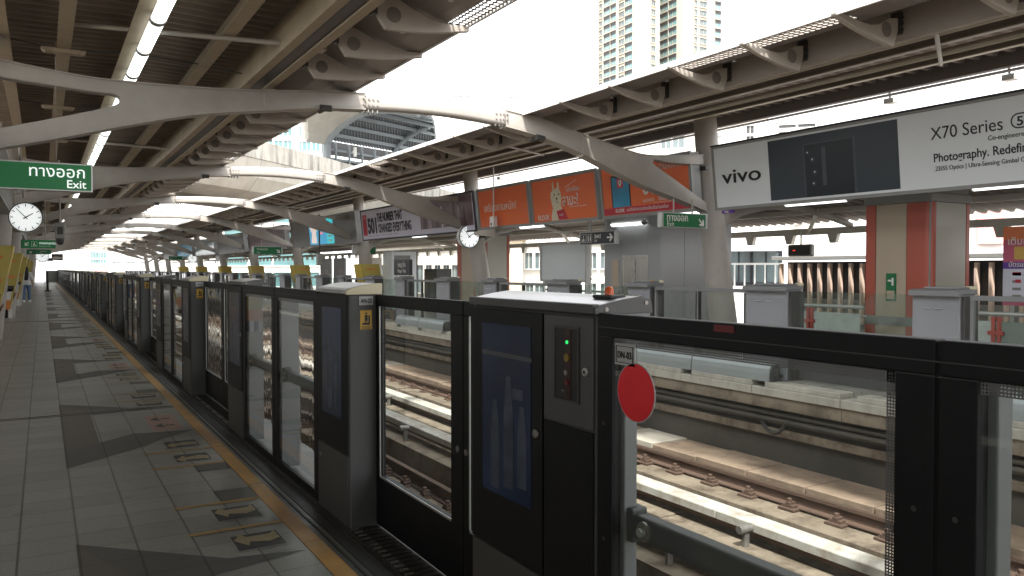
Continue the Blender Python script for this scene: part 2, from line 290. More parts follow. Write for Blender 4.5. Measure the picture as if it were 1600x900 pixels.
# ------------------------------------------------------------------ mesh building
class MB:
    def __init__(s): s.v = []; s.f = []; s.mi = []
    def add(s, vs, fs, mi=0):
        o = len(s.v); s.v += [tuple(v) for v in vs]; s.f += [tuple(i + o for i in f) for f in fs]; s.mi += [mi] * len(fs); return s
    def box(s, x0, y0, z0, x1, y1, z1, mi=0):
        x0, x1 = sorted((x0, x1)); y0, y1 = sorted((y0, y1)); z0, z1 = sorted((z0, z1))
        return s.add([(x0, y0, z0), (x1, y0, z0), (x1, y1, z0), (x0, y1, z0), (x0, y0, z1), (x1, y0, z1), (x1, y1, z1), (x0, y1, z1)],
                     [(3, 2, 1, 0), (4, 5, 6, 7), (0, 1, 5, 4), (1, 2, 6, 5), (2, 3, 7, 6), (3, 0, 4, 7)], mi)
    def prism(s, poly, axis, a, b, mi=0):
        """poly of 2D points in the plane of the other two axes (XZ for Y, XY for Z, YZ for X), extruded a..b."""
        def P(p, t): return {'Y': (p[0], t, p[1]), 'Z': (p[0], p[1], t), 'X': (t, p[0], p[1])}[axis]
        n = len(poly); vs = [P(p, a) for p in poly] + [P(p, b) for p in poly]
        fs = [tuple(range(n)), tuple(range(2 * n - 1, n - 1, -1))] + [(i, i + n, (i + 1) % n + n, (i + 1) % n) for i in range(n)]
        return s.add(vs, fs, mi)
    def tube(s, pts, r, n=8, mi=0, cap=True):
        pts = [Vector(p) for p in pts]; rs = r if isinstance(r, (list, tuple)) else [r] * len(pts)
        o = len(s.v); prev = None
        for i, p in enumerate(pts):
            t = (pts[min(i + 1, len(pts) - 1)] - pts[max(i - 1, 0)]).normalized()
            ref = prev if prev is not None else (Vector((0, 0, 1)) if abs(t.z) < .9 else Vector((1, 0, 0)))
            u = (ref - t * ref.dot(t)).normalized(); w = t.cross(u); prev = u
            s.v += [tuple(p + (u * math.cos(2 * math.pi * k / n) + w * math.sin(2 * math.pi * k / n)) * rs[i]) for k in range(n)]
        for i in range(len(pts) - 1):
            for k in range(n):
                a = o + i * n + k; b = o + i * n + (k + 1) % n
                s.f.append((a, b, b + n, a + n)); s.mi.append(mi)
        if cap:
            s.f.append(tuple(range(o + n - 1, o - 1, -1))); e = o + (len(pts) - 1) * n; s.f.append(tuple(range(e, e + n))); s.mi += [mi, mi]
        return s
    def disc(s, c, axis, r, h, n=24, mi=0, ry=None):
        ry = ry or r
        if axis == 'X': poly = [(c[1] + r * math.cos(2 * math.pi * k / n), c[2] + ry * math.sin(2 * math.pi * k / n)) for k in range(n)]; return s.prism(poly, 'X', c[0], c[0] + h, mi)
        if axis == 'Y': poly = [(c[0] + r * math.cos(2 * math.pi * k / n), c[2] + ry * math.sin(2 * math.pi * k / n)) for k in range(n)]; return s.prism(poly, 'Y', c[1], c[1] + h, mi)
        poly = [(c[0] + r * math.cos(2 * math.pi * k / n), c[1] + ry * math.sin(2 * math.pi * k / n)) for k in range(n)]; return s.prism(poly, 'Z', c[2], c[2] + h, mi)
    def sheet(s, pts, mi=0): return s.add(pts, [tuple(range(len(pts)))], mi)
    def build(s, name, m, parent=None, bevel=0., seg=2, smooth=False, loc=None):
        me = bpy.data.meshes.new(name)
        bm = bmesh.new(); vv = [bm.verts.new(v) for v in s.v]
        for f, k in zip(s.f, s.mi):
            try: q = bm.faces.new([vv[i] for i in f]); q.material_index = k
            except ValueError: pass
        bmesh.ops.recalc_face_normals(bm, faces=bm.faces)
        if bevel:
            ed = [e for e in bm.edges if len(e.link_faces) == 2 and e.calc_face_angle(0) > R(25)]
            bmesh.ops.bevel(bm, geom=ed, offset=bevel, segments=seg, affect='EDGES', clamp_overlap=True, profile=.5)
        if smooth:
            for f in bm.faces: f.smooth = True
            for e in bm.edges:
                if len(e.link_faces) == 2 and e.calc_face_angle(0) > R(38): e.smooth = False
        bm.to_mesh(me); bm.free()
        for mm in (m if isinstance(m, (list, tuple)) else [m]): me.materials.append(mm)
        ob = bpy.data.objects.new(name, me); COL.objects.link(ob)
        if parent is not None: ob.parent = parent
        if loc is not None: ob.location = loc
        return ob

def tag(o, label=None, cat=None, group=None, kind=None):
    if label: o['label'] = label
    if cat: o['category'] = cat
    if group: o['group'] = group
    if kind: o['kind'] = kind
    return o
def thing(name, label, cat, loc=(0, 0, 0), rz=0., group=None):
    o = bpy.data.objects.new(name, None); COL.objects.link(o); o.location = loc; o.rotation_euler = (0, 0, rz); o.empty_display_size = .2
    return tag(o, label, cat, group, 'thing')
KIDS = {}
def kids(o): return [c for c in bpy.data.objects if c.parent == o]
def copy_tree(o, loc=None, label=None, cache=None):
    def rec(a, par):
        c = a.copy(); COL.objects.link(c); c.parent = par
        for ch in cache[a.name]: rec(ch, c)
        return c
    c = rec(o, None)
    if loc is not None: c.location = loc
    if label: c['label'] = label
    return c
def tree_cache(o):
    d = {}
    def rec(a):
        d[a.name] = kids(a)
        for c in d[a.name]: rec(c)
    rec(o); return d
def structure(o): o['kind'] = 'structure'; return o

def text(s, size, m, parent, loc, rot, align='LEFT', xs=1., ys=1., name='lettering', th=.0015, bold=0., spacing=1.):
    cu = bpy.data.curves.new('lettering', 'FONT'); cu.body = s; cu.size = size; cu.align_x = align; cu.align_y = 'BOTTOM_BASELINE'
    cu.extrude = th; cu.offset = bold; cu.space_character = spacing; cu.resolution_u = 4
    o = bpy.data.objects.new(name, cu); COL.objects.link(o)
    bpy.context.view_layer.update()
    dg = bpy.context.evaluated_depsgraph_get()
    me = bpy.data.meshes.new_from_object(o.evaluated_get(dg))
    bpy.data.objects.remove(o); bpy.data.curves.remove(cu)
    me.transform(Matrix.Diagonal((xs, ys, 1, 1)))
    me.materials.clear(); me.materials.append(m)
    ob = bpy.data.objects.new(name, me); COL.objects.link(ob); ob.parent = parent; ob.location = loc; ob.rotation_euler = rot
    return ob
FX = (R(90), 0, R(-90))      # reads on a face turned to -X (towards the near platform)
FY = (R(90), 0, 0)           # reads on a face turned to -Y (towards the viewer along the platform)
ORD = ['nearest', 'second', 'third', 'fourth', 'fifth', 'sixth', 'seventh', 'eighth', 'ninth', 'tenth', 'eleventh', 'twelfth', 'thirteenth',
       'fourteenth', 'fifteenth', 'sixteenth', 'seventeenth', 'eighteenth', 'nineteenth', 'twentieth', 'twenty-first', 'twenty-second', 'twenty-third', 'twenty-fourth', 'twenty-fifth']
YS, YE = -12., 112.           # station extent along the track
CX = 10.08                   # mirror: X' = CX - X

# ------------------------------------------------------------------ ground, platforms, track bed
structure(MB().box(-400, -200, -9.5, 900, 900, -9.0).build('ground', M['ground']))
pl = structure(MB().box(-5.2, YS, -.45, 1.31, YE, 0).build('near_platform', M['tile']))
structure(MB().box(1.31, YS, -.45, 1.93, YE, -.002).build('platform_edge_strip', M['tactile']))
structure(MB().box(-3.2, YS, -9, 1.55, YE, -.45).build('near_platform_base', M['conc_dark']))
bw = thing('added_back_wall', 'unseen wall added behind the near platform to block sky, mirrored in the door glass', 'wall', (-5.0, 0, 0))
MB().box(-.1, YS, 0, .1, YE, 1.85).build('wall_panel', M['conc_pale'], bw)  # out-of-view wall added to keep bright sky out of the black frames
MB().box(-.12, YS, 1.855, .14, YE, 1.92).build('coping', M['alu'], bw)
# painted line, dark tile figures, arrows: thin sheets on the floor
Z1 = .004
mb = MB(); y = YS
while y < YE:
    mb.box(1.213, y, 0, 1.312, min(y + 1.36, YE) - .006, Z1); y += 1.36
mb.build('yellow_line', M['yellow_line'], pl)
g = MB()
for x in (1.345, 1.47):
    g.box(x, YS, -.002, x + .012, YE, .003)
g.build('edge_groove', M['grate'], pl)
mb = MB(); mbb = MB()
for k in range(-2, 20):
    d = 5.2 * k
    def q(*p): return [(x, y + d, .002) for x, y in p]
    mbb.sheet(q((.14, 7.5), (.41, 7.72), (.41, 9.27), (.14, 10.12)))
    mb.sheet(q((.14, 10.12), (.41, 9.27), (.44, 9.2), (1.2, 9.41), (.81, 9.37 + .12)))
    mb.sheet(q((.14, 6.83), (.42, 7.09), (.41, 7.72), (.14, 7.5)))
    mb.sheet(q((.42, 7.09), (.73, 7.39), (.91, 7.63), (1.2, 7.91), (.69, 7.98), (.41, 7.72)))
mb.build('charcoal_tile_figure', M['tile_dark'], pl); mbb.build('brown_tile_figure', M['tile_brown'], pl)
gt = MB()
for k in range(-1, 19):
    c = 3.24 + 5.2 * k
    for a in (2.12, 2.98):
        gt.sheet([(.973, c + a, .003), (1.208, c + a, .003), (1.208, c + a + .275, .003), (.973, c + a + .275, .003)])
gt.build('grey_tile', M['tile_dark'], pl)
def arrow(mb, cx, cy, s, z, w=1.):
    """diagonal arrow pointing to lower left of its tile"""
    sh = [(-.11, .03), (-.06, .10), (-.04, .055), (.09, .055), (.12, .09), (.125, -.005), (.06, -.035), (-.035, -.005), (-.05, -.05)]
    mb.sheet([(cx + x * w, cy + y * s, z) for x, y in sh])
ta, tb, te, tr, tra, ty = MB(), MB(), MB(), MB(), MB(), MB()
for k in range(-1, 16):
    c = 3.24 + 5.2 * k
    for off, s in ((1.245, 1), (1.825, 1), (-1.13, -1), (-1.7, -1)):
        if k > 8: s = s
        te.sheet([(.874, c + off - .137, .003), (1.146, c + off - .137, .003), (1.146, c + off + .137, .003), (.874, c + off + .137, .003)])
        tb.sheet([(.884, c + off - .127, .0045), (1.136, c + off - .127, .0045), (1.136, c + off + .127, .0045), (.884, c + off + .127, .0045)])
        arrow(ta, 1.0, c + off, s * 1.45, .006, 1.02)
    tr.sheet([(.87, c - .44, .003), (1.13, c - .44, .003), (1.13, c + .42, .003), (.87, c + .42, .003)])
    for a in (-.2, .18):
        tra.sheet([(1.08, c + a - .03, .005), (1.08, c + a + .03, .005), (.97, c + a + .02, .005), (.985, c + a + .13, .005), (.9, c + a, .005), (.985, c + a - .13, .005), (.97, c + a - .02, .005)])
    for off in (1.52, 2.09, -1.4, -1.97):
        ty.sheet([(.69, c + off - .022, .0035), (1.205, c + off - .022, .0035), (1.205, c + off + .022, .0035), (.69, c + off + .022, .0035)])
te.build('arrow_tile_edge', M['arrow_edge'], pl); tb.build('arrow_tile', M['arrow_black'], pl); ta.build('arrow_marking', M['arrow_tan'], pl)
tr.build('exit_way_tile', M['tile_red'], pl); tra.build('exit_way_arrow', M['arrow_black'], pl); ty.build('queue_line', M['yellow_thin'], pl)
jj = MB()
for y in (-.0, 9.345, 26.5, 52, 78):
    jj.box(-5, y - .05, 0, 1.31, y - .035, .003); jj.box(-5, y + .03, 0, 1.31, y + .045, .003)
jj.build('expansion_joint', M['grate'], pl)
gr = MB()
for y0, y1 in ((2.87, 4.4), (7.8, 10.05), (13.3, 15.6), (18.8, 21.1), (24.3, 26.6)):
    y = y0 + .04
    while y < y1 - .03:
        gr.box(1.5, y, -.002, 1.66, y + .02, .006); y += .06
gr.box(1.385, YS, -.002, 1.455, YE, .0025)
gr.build('threshold_grate', M['grate'], pl)
nose = MB(); y = YS
while y < 40:
    nose.box(1.515, y, -.002, 1.56, y + .014, .004); y += .033
nose.build('tactile_rib', M['alu'], pl)

fp = structure(MB().box(8.62, YS, -.5, 16, YE, -.004).build('far_platform', M['tile']))
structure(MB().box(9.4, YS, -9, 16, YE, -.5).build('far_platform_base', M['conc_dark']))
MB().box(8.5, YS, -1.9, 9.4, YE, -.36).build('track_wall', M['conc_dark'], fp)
e1, e2 = MB(), MB(); y = YS; i = 0
while y < YE:
    e1.box(8.33, y + .006, -.2, 8.62, y + 1.41 - .006, -.09); e2.box(8.36, y, -.36, 8.62, y + 1.41 - .01, -.2)
    e1.box(8.36, y + .02, -.09, 8.62, y + 1.2, -.02); y += 1.41; i += 1
e1.build('edge_beam', M['conc_pale'], fp, bevel=.008, seg=1); e2.build('edge_drip_beam', M['conc'], fp)
cd = MB(); cd.tube([(8.43, YS, -.44), (8.43, YE, -.44)], .03); cd.tube([(8.45, YS, -.53), (8.45, YE, -.53)], .045, mi=0)
cd.build('conduit', M['conc_dark'], fp)
MB().box(8.44, YS, -.74, 8.495, YE, -.64).build('cable_tray', M['conc'], fp)
hb = MB()
for y in (7.45, 15.2, 24.0):
    hb.tube([(8.44, y + .2 * math.cos(a), -.5 - .2 * math.sin(a)) for a in [math.pi * k / 10 for k in range(11)]], .025)
hb.build('hanging_cable', M['dark_steel'], fp)

tb_ = structure(MB().box(1.55, YS, -9, 9.4, YE, -1.62).build('track_bed', M['conc_floor']))
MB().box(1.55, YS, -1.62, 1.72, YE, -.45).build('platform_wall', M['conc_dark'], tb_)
def slabrow(name, x0, x1, z0, z1, L, m, gap=.01, jitter=.006, extra=None):
    a, b = MB(), MB(); y = YS; rnd = random.Random(x0 * 10)
    while y < YE:
        j = rnd.uniform(-jitter, jitter); t = b if (extra and rnd.random() < .16) else a
        t.box(x0 + rnd.uniform(0, jitter), y, z0, x1, min(y + L - gap, YE), z1 + j); y += L
    a.build(name, m, tb_, bevel=.008, seg=1)
    if extra and b.v: b.build(name, extra, tb_, bevel=.008, seg=1)
slabrow('walkway_slab', 7.78, 8.49, -1.4, -1.1, .92, M['slab'], gap=.022, jitter=.012, extra=M['slab_pale'])  # scattered slabs take a paler tone
for x0, x1 in ((2.45, 3.0), (3.82, 4.4), (5.86, 6.4), (7.1, 7.77)):
    slabrow('rail_plinth', x0, x1, -1.62, -1.285, 4.2, M['conc'], gap=.12, jitter=.012)
slabrow('centre_walkway', 5.38, 5.84, -1.62, -1.02, 2.6, M['conc'], gap=.015, jitter=.01)
slabrow('centre_walkway', 4.46, 4.84, -1.62, -1.05, 3.1, M['conc'], gap=.02, jitter=.01)

for x, ys_, nm in ((5.1, [3.4, 6.1, 9.6, 14.2, 19.0], 'drain_box'), (6.75, [4.6, 8.9, 13.1, 17.5], 'drain_box'), (3.4, [9.2, 12.6, 17.4], 'drain_box')):
    for y in ys_:
        m = MB(); m.box(x - .16, y - .22, -1.62, x + .16, y + .22, -1.5); m.box(x - .12, y - .18, -1.5, x + .12, y + .18, -1.488); m.build(nm, M['conc_dark'], tb_, bevel=.01, seg=1)
for x, z, r in ((5.3, -1.58, .03), (5.22, -1.6, .02), (6.95, -1.59, .025), (4.95, -1.59, .03)):
    pts = [(x + .02 * math.sin(y * 1.3 + x), y, z) for y in [YS + 1.5 * i for i in range(80)]]; MB().tube(pts, r, 6).build('track_cable', M['dark_steel'], tb_, smooth=True)
# rails: one thing each, with fasteners
railprof = [(-.07, -.17), (.07, -.17), (.07, -.155), (.012, -.135), (.012, -.045), (.036, -.035), (.036, 0), (-.036, 0), (-.036, -.035), (-.012, -.045), (-.012, -.135), (-.07, -.155)]
fm = MB(); fm.box(-.19, -.11, -.19, .19, .11, -.163)
for s in (-1, 1):
    fm.box(s * .05, -.07, -.165, s * .15, .07, -.13); fm.tube([(s * .115, 0, -.15), (s * .115, 0, -.06)], .03, 6)
    fm.box(s * .05, -.035, -.135, s * .15, .035, -.1)
fproto = fm.build('rail_fastener', M['rust'], None, bevel=.004, seg=1)
rj = random.Random(3); first = True
for nm, x, lab in (('n1', 2.67, 'rusty running rail nearest the near platform wall, partly under its edge'), ('n2', 4.1, 'rusty running rail of the near track, seen low through the door glass'),
                   ('f1', 6.1, 'rusty running rail of the far track beside the central white cover'), ('f2', 7.55, 'rusty brown running rail beside the pale walkway slabs under the far platform')):
    t = thing('running_rail', lab, 'rail', (x, 0, -1.1), group='running rails of the two tracks')
    MB().prism(railprof, 'Y', YS, YE).build('rail_body', [M['rust']], t, bevel=0)
    MB().box(-.034, YS, -.004, .034, YE, .0015).build('rail_head', M['rail_top'], t)
    n = 0; y = 1.2
    while n < 100 and y < 66:
        o = fproto if first else fproto.copy()
        if not first: COL.objects.link(o)
        first = False; o.parent = t; o.location = (rj.uniform(-.006, .006), y + rj.uniform(-.03, .03), rj.uniform(-.004, .004)); o.rotation_euler = (0, 0, rj.uniform(-.09, .09)); n += 1; y += .64
    o = MB()
    while y < YE: o.box(-.12, y - .08, -.185, .12, y + .08, -.11); y += .64
    tag(o.build('rail_fastener', M['rust'], t), kind='stuff')
# conductor rails under white covers
pp = MB(); pp.box(-.03, -.02, -.7, .03, .02, -.1); pp.tube([(-.09, 0, -.06), (.09, 0, -.06)], .042, 10); pp.box(-.07, -.05, -.72, .07, .05, -.68)
pproto = pp.build('support_post', M['bolt'], None, bevel=.004, seg=1); first = True
for x, z, lab, ys in ((4.79, -.8, 'white capped conductor rail of the near track on small posts', 2.3), (5.66, -.8, 'white capped conductor rail of the far track in front of its rusty rail', 5.15)):
    t = thing('conductor_rail', lab, 'power rail', (x, 0, z), group='white covered conductor rails')
    c = MB(); y = YS
    while y < YE:
        c.prism([(-.11, -.1), (.11, -.1), (.11, -.02), (.07, 0), (-.07, 0), (-.11, -.02)], 'Y', y, min(YE, y + 4.4) - .012); y += 4.4
    c.build('cover', M['cover'], t, bevel=.006, seg=1)
    MB().box(-.05, YS, -.16, .05, YE, -.1).build('conductor_bar', M['rust'], t)
    y = ys
    for n in range(36):
        o = pproto if first else pproto.copy()
        if not first: COL.objects.link(o)
        first = False; o.parent = t; o.location = (-.17, y, 0); y += 2.9

# ------------------------------------------------------------------ platform screen doors, near platform
XP = 1.5
def cap_profile(depth, rise=.065): return [(-.012, 0), (-.012, .022), (.015, .034), (depth * .45, rise * .86), (depth * .8, rise), (depth, rise), (depth, 0)]
def rr(mb, y0, y1, z0, z1, x0, x1): mb.box(x0, y0, z0, x1, y1, z1)
def make_pillar(number, label, group):
    t = thing('door_pillar', label, 'door pillar', (XP, 4.4, 0), group=group)
    MB().box(.004, 0, 0, .2, .58, 1.355).build('body', M['grey_metal'], t, bevel=.012)
    MB().box(-.004, .012, .012, .004, .575, .42).build('kick_panel', M['grey_metal'], t, bevel=.002, seg=1)
    d = MB().box(-.006, .012, .428, .004, .575, 1.345).build('display_panel', M['black'], t, bevel=.002, seg=1)
    MB().box(-.0085, .1, .62, -.006, .47, 1.27).build('screen', M['screen_blue'], d)
    b = MB()
    for i, (y, w, z0, h) in enumerate(((.36, .07, .66, .32), (.27, .08, .66, .36), (.17, .07, .66, .29))): b.box(-.0095, y, z0, -.0085, y + w, z0 + h); b.box(-.0095, y + w * .25, z0 + h, -.0085, y + w * .75, z0 + h + .06)
    b.build('screen_picture', M['screen_pale'], d)
    MB().disc((-.008, .52, .34), 'X', .012, .006, 14).build('lock', M['bolt'], t)
    MB().prism([(x, z + 1.355) for x, z in cap_profile(.2, .06)], 'Y', .018, .58).build('cap', M['brushed'], t, bevel=.004)
    MB().prism([(x, z + 1.352) for x, z in cap_profile(.205, .064)], 'Y', -.006, .018).build('cap_end', M['cream'], t, bevel=.003)
    n = MB().box(.065, -.004, 1.29, .15, .0, 1.342).build('number_plate', M['plate'], t)
    MB().box(.062, -.003, 1.287, .153, 0, 1.345).build('plate_edge', M['dark_ink'], n)
    if number: text(number, .033, M['dark_ink'], n, (.1075, -.0045, 1.305), FY, 'CENTER', xs=.74, bold=.0007)
    sk = lambda q: [setattr(q, 'v', [(.107 + (x - .115) * .9, y, 1.262 + (z - 1.195) * .68) for x, y, z in q.v]), q][1]
    s = MB().box(.071, -.003, 1.15, .143, 0, 1.262).build('caution_sticker', M['sticker_yellow'], t, bevel=.002, seg=1)
    p = MB(); p.disc((.115, -.0045, 1.168), 'Y', .0075, .0012, 12); p.prism([(.106, 1.155), (.124, 1.155), (.126, 1.118), (.122, 1.09), (.118, 1.09), (.115, 1.118), (.112, 1.09), (.107, 1.09), (.104, 1.118)], 'Y', -.0045, -.0033)
    p.box(.09, -.0045, 1.07, .13, -.0033, 1.088); p.box(.13, -.0045, 1.07, .14, -.0033, 1.15)
    p.box(.082, -.0045, 1.056, .148, -.0033, 1.0585)
    for z in (1.049, 1.042, 1.035): p.box(.085, -.0045, z, .145, -.0033, z + .003)
    sk(p).build('pictogram', M['dark_ink'], s)
    return t
def make_control(L, label, group, detail=False):
    t = thing('control_pillar', label, 'door pillar', (XP, 0, 0), group=group)
    MB().box(.004, 0, 0, .12, L, 1.355).build('body', M['grey_metal'], t, bevel=.008)
    c0 = .31 if detail else .02
    MB().box(-.004, c0, .012, .004, L - .006, .418).build('kick_panel', M['grey_metal'], t, bevel=.002, seg=1)
    d = MB().box(-.006, c0, .424, .004, L - .006, 1.345).build('display_panel', M['black'], t, bevel=.002, seg=1)
    sc = MB().box(-.0085, c0 + .07, .64, -.006, L - .1, 1.29).build('screen', M['screen_blue'], d)
    b = MB(); w = L - c0 - .2; y0 = c0 + .09
    for f, z0, h, ww in ((.62, .66, .34, .2), (.3, .68, .42, .22), (.02, .7, .3, .2)):
        y = y0 + f * w; ww *= w; b.box(-.0095, y, z0, -.0085, y + ww, z0 + h * .62); b.prism([(y, z0 + h * .62), (y + ww, z0 + h * .62), (y + ww * .72, z0 + h), (y + ww * .28, z0 + h)], 'X', -.0095, -.0085)
    b.box(-.0095, y0 + .1 * w, 1.02, -.0085, y0 + .32 * w, 1.06)
    b.build('screen_picture', M['screen_pale'], d)
    MB().box(-.0098, c0 + .06, 1.168, -.0085, L - .1, 1.184).build('screen_strip', M['screen_line'], d)
    MB().disc((-.014, c0 + .035, .92), 'X', .016, .01, 18).build('lock', M['bolt'], d, bevel=.003)
    if detail:
        p = MB().box(-.004, .015, .985, .004, .3, 1.345).build('control_panel', M['grey_metal'], t, bevel=.003, seg=1)
        MB().box(-.004, .015, .02, .004, .3, .978).build('lower_panel', M['black'], t, bevel=.002, seg=1)
        w_ = MB().box(-.0065, .09, 1.065, -.004, .225, 1.305).build('control_window', M['black_matt'], p)
        fr = MB()
        fr.box(-.009, .085, 1.06, -.0065, .092, 1.31); fr.box(-.009, .223, 1.06, -.0065, .23, 1.31); fr.box(-.009, .092, 1.06, -.0065, .223, 1.067); fr.box(-.009, .092, 1.303, -.0065, .223, 1.31)
        fr.build('window_edge', M['dark_steel'], w_)
        lm = MB(); lm.box(-.0085, .13, 1.07, -.0065, .165, 1.3); lm.build('label_strip', M['dark_lens'], w_)
        MB().disc((-.012, .15, 1.258), 'X', .006, .006, 14).build('green_lamp', M['led_green'], w_)
        MB().disc((-.014, .15, 1.207), 'X', .014, .008, 18).build('selector_knob', M['lens_yellow'], w_)
        MB().disc((-.013, .155, 1.157), 'X', .009, .007, 14).build('key_switch', M['bolt'], w_)
        MB().disc((-.013, .15, 1.125), 'X', .011, .007, 16).build('red_button', M['lens_and_reflection_red'], w_)
        MB().tube([(-.012, .165, 1.085), (-.026, .152, 1.1), (-.026, .146, 1.098)], .003, 6).build('key', M['bolt'], w_)
        k = MB().disc((-.012, .05, 1.17), 'X', .014, .008, 20).build('panel_lock', M['alu'], p, bevel=.003)
        MB().disc((-.0135, .05, 1.17), 'X', .0055, .002, 12).build('keyhole', M['dark_ink'], k)
    prof = [(-.014, 0), (-.014, .022), (.015, .03), (.1, .046), (.17, .054), (.21, .046), (.22, 0)]
    MB().prism([(x, z + 1.357) for x, z in prof[2:-1]] + [(.212, 1.37), (.013, 1.37)], 'Y', .0, L).build('cap', M['brushed'], t, bevel=.003)
    MB().box(-.016, 0, 1.356, .012, L, 1.388).build('cap_lip', M['grey_metal'], t, bevel=.004); MB().box(.012, .004, 1.356, .21, L - .004, 1.3695).build('cap_base', M['grey_metal'], t)
    ce = MB().prism([(x * 1.004, z * 1.01 + 1.356) for x, z in prof], 'Y', -.012, -.0005).build('cap_end', M['grey_metal'], t, bevel=.002, seg=1)
    b = MB(); b.disc((.03, -.0145, 1.372), 'Y', .007, .003, 12); b.build('cap_screw', M['bolt'], ce)
    MB().disc((.19, -.0145, 1.39), 'Y', .007, .003, 12).build('cap_screw', M['bolt'], ce)
    if detail:
        bb = MB().box(.085, .04, 1.402, .15, .14, 1.414).build('beacon_base', M['black_matt'], t, bevel=.004)
        q = MB(); q.tube([(.118, .09, 1.413), (.118, .09, 1.43), (.118, .09, 1.438), (.118, .09, 1.442)], [.0155, .0155, .012, .005], 14); q.build('beacon', M['beacon'], bb, smooth=True)
    return t
def frame(y0, y1, z0, z1, gy0, gy1, gz0, gz1, x0, x1):
    m = MB(); m.box(x0, y0, z0, x1, y1, gz0); m.box(x0, y0, gz1, x1, y1, z1); m.box(x0, y0, gz0, x1, gy0, gz1); m.box(x0, gy1, gz0, x1, y1, gz1); return m
def make_leaf(L, label, group, gmat='glass_psd', lock='near'):
    """sliding door leaf set back in the opening: local y 0..L"""
    t = thing('sliding_gate', label, 'sliding door', (XP + .165, 0, 0), group=group)
    g0, g1 = .13, L - .07
    frame(0.004, L - .004, .015, 1.352, g0, g1, .31, 1.285, 0, .035).build('frame', M['black'], t, bevel=.003, seg=1)
    MB().box(.01, g0 - .004, .306, .022, g1 + .004, 1.289).build('glass_pane', M[gmat], t)
    a = MB(); a.box(-.002, g0 - .003, .298, .006, g1 + .003, .31); a.box(-.002, g1, .31, .006, g1 + .01, 1.285)
    a.build('glazing_bead', M['alu'], t)
    k = MB().disc((-.008, .05, .66), 'X', .015, .01, 18).build('lock', M['bolt'], t, bevel=.003)
    if lock == 'far': MB().disc((-.008, L - .035, .66), 'X', .015, .01, 18).build('lock', M['bolt'], t, bevel=.003)
    return t
def make_emergency(L, label, group, gmat='glass_psd', plate=None, fittings=True, sd=.05):
    """emergency door leaf flush with the pillars: local y 0..L"""
    t = thing('emergency_exit_gate', label, 'glass door', (XP, 0, 0), group=group)
    g0, g1 = .09, L - .08
    frame(.004, L - .004, .012, 1.362, g0, g1, .075, 1.29, 0, .04).build('frame', M['black'], t, bevel=.004)
    MB().box(.008, g0 - .004, .07, .02, g1 + .004, 1.295).build('glass_pane', M[gmat], t)
    e = MB(); e.box(-.002, .0, 1.318, .0, L, 1.3205); e.build('trim_line', M['dark_steel'], t)
    jn = MB()
    for a, b in ((.004, g0), (g1, L - .004)): jn.box(-.0012, a, 1.289, 0, b, 1.2912); jn.box(-.0012, a, .0735, 0, b, .0755)
    jn.build('corner_joint', M['dark_steel'], t)
    sc = MB()
    for y in (.045, L - .04):
        for z in (.3, .66, 1.02): sc.disc((-.002, y, z), 'X', .006, .002, 10)
    sc.build('frame_rivet', M['dark_steel'], t)
    if fittings:
        MB().box(.034, g1 - .02, .02, .034 + sd, g1 + .05, 1.3).build('stile', M['grey_mid'], t, bevel=.005)
        pb = MB().box(.05, .1, .675, .1, g1 - .03, .75).build('push_bar', M['grey_metal'], t, bevel=.008)
        MB().box(.045, g1 - .045, .66, .105, g1 + .02, .765).build('bar_bracket', M['grey_metal'], pb, bevel=.006)
        MB().disc((.04, g1 - .1, .712), 'X', .03, .01, 20).build('bar_plate', M['bolt'], pb)
        MB().tube([(.04, g1 - .1, .712), (.024, g1 - .1, .712)], .013, 12).build('bar_knob', M['alu'], pb, smooth=True)
    fr = MB()
    for q in ((g0, g0 + .022, .075, 1.29), (g1 - .0, g1, .075, 1.29), (g0, g1, 1.266, 1.29)):
        fr.sheet([(.0065, q[0], q[2]), (.0065, q[1], q[2]), (.0065, q[1], q[3]), (.0065, q[0], q[3])])
    fr.build('dot_print', M['frit'], t)
    if plate:
        n = MB().box(.003, g1 - .105, 1.21, .0065, g1 - .01, 1.275).build('number_plate', M['plate'], t)
        fr = MB(); y0, y1, z0, z1 = g1 - .098, g1 - .017, 1.217, 1.268
        for q in ((y0, y1, z0, z0 + .002), (y0, y1, z1 - .002, z1), (y0, y0 + .002, z0, z1), (y1 - .002, y1, z0, z1)): fr.box(.001, q[0], q[2], .003, q[1], q[3])
        fr.build('plate_edge', M['dark_ink'], n)
        text(plate, .03, M['dark_ink'], n, (.002, (y0 + y1) / 2, 1.231), FX, 'CENTER', xs=.74, bold=.0002, spacing=1.08)
        s = MB().disc((.003, g1 - .108, 1.135), 'X', .083, .0035, 48, ry=.085).build('red_sticker', M['sticker_red'], t)
        MB().disc((.0045, g1 - .108, 1.135), 'X', .087, .0019, 48, ry=.089).build('sticker_edge', M['plate'], s)
    return t
G1, G2, G3, G4 = 'grey sticker pillars along the near platform edge', 'sloped-lid screen pillars along the near platform edge', 'set-back sliding doors along the near platform edge', 'flush glass doors along the near platform edge'
an = [4.4, 10.05, 15.6] + [21.1 + 5.5 * i for i in range(17)]
an = [a for a in an if a < YE - 3]
P0 = make_pillar('AN-22', 'grey sliding-door pillar marked AN-22 with a yellow leaning sticker', G1)
P1 = make_pillar('AN-21', 'grey sticker pillar directly beyond the one marked AN-22', G1); P1.location.y = an[1]
P2 = make_pillar(None, 'grey sticker pillar third along the near platform edge', G1); P2.location.y = an[2]
ch = tree_cache(P2)
FARLAB = 'small far-off %s in the row towards the bright platform end'
for i, a in enumerate(an[3:], 3):
    lab = ('grey sticker pillar %s along the near platform edge' % ORD[i]) if i < 7 else FARLAB % 'sticker pillar'
    copy_tree(P2, (XP, a, 0), lab, ch)
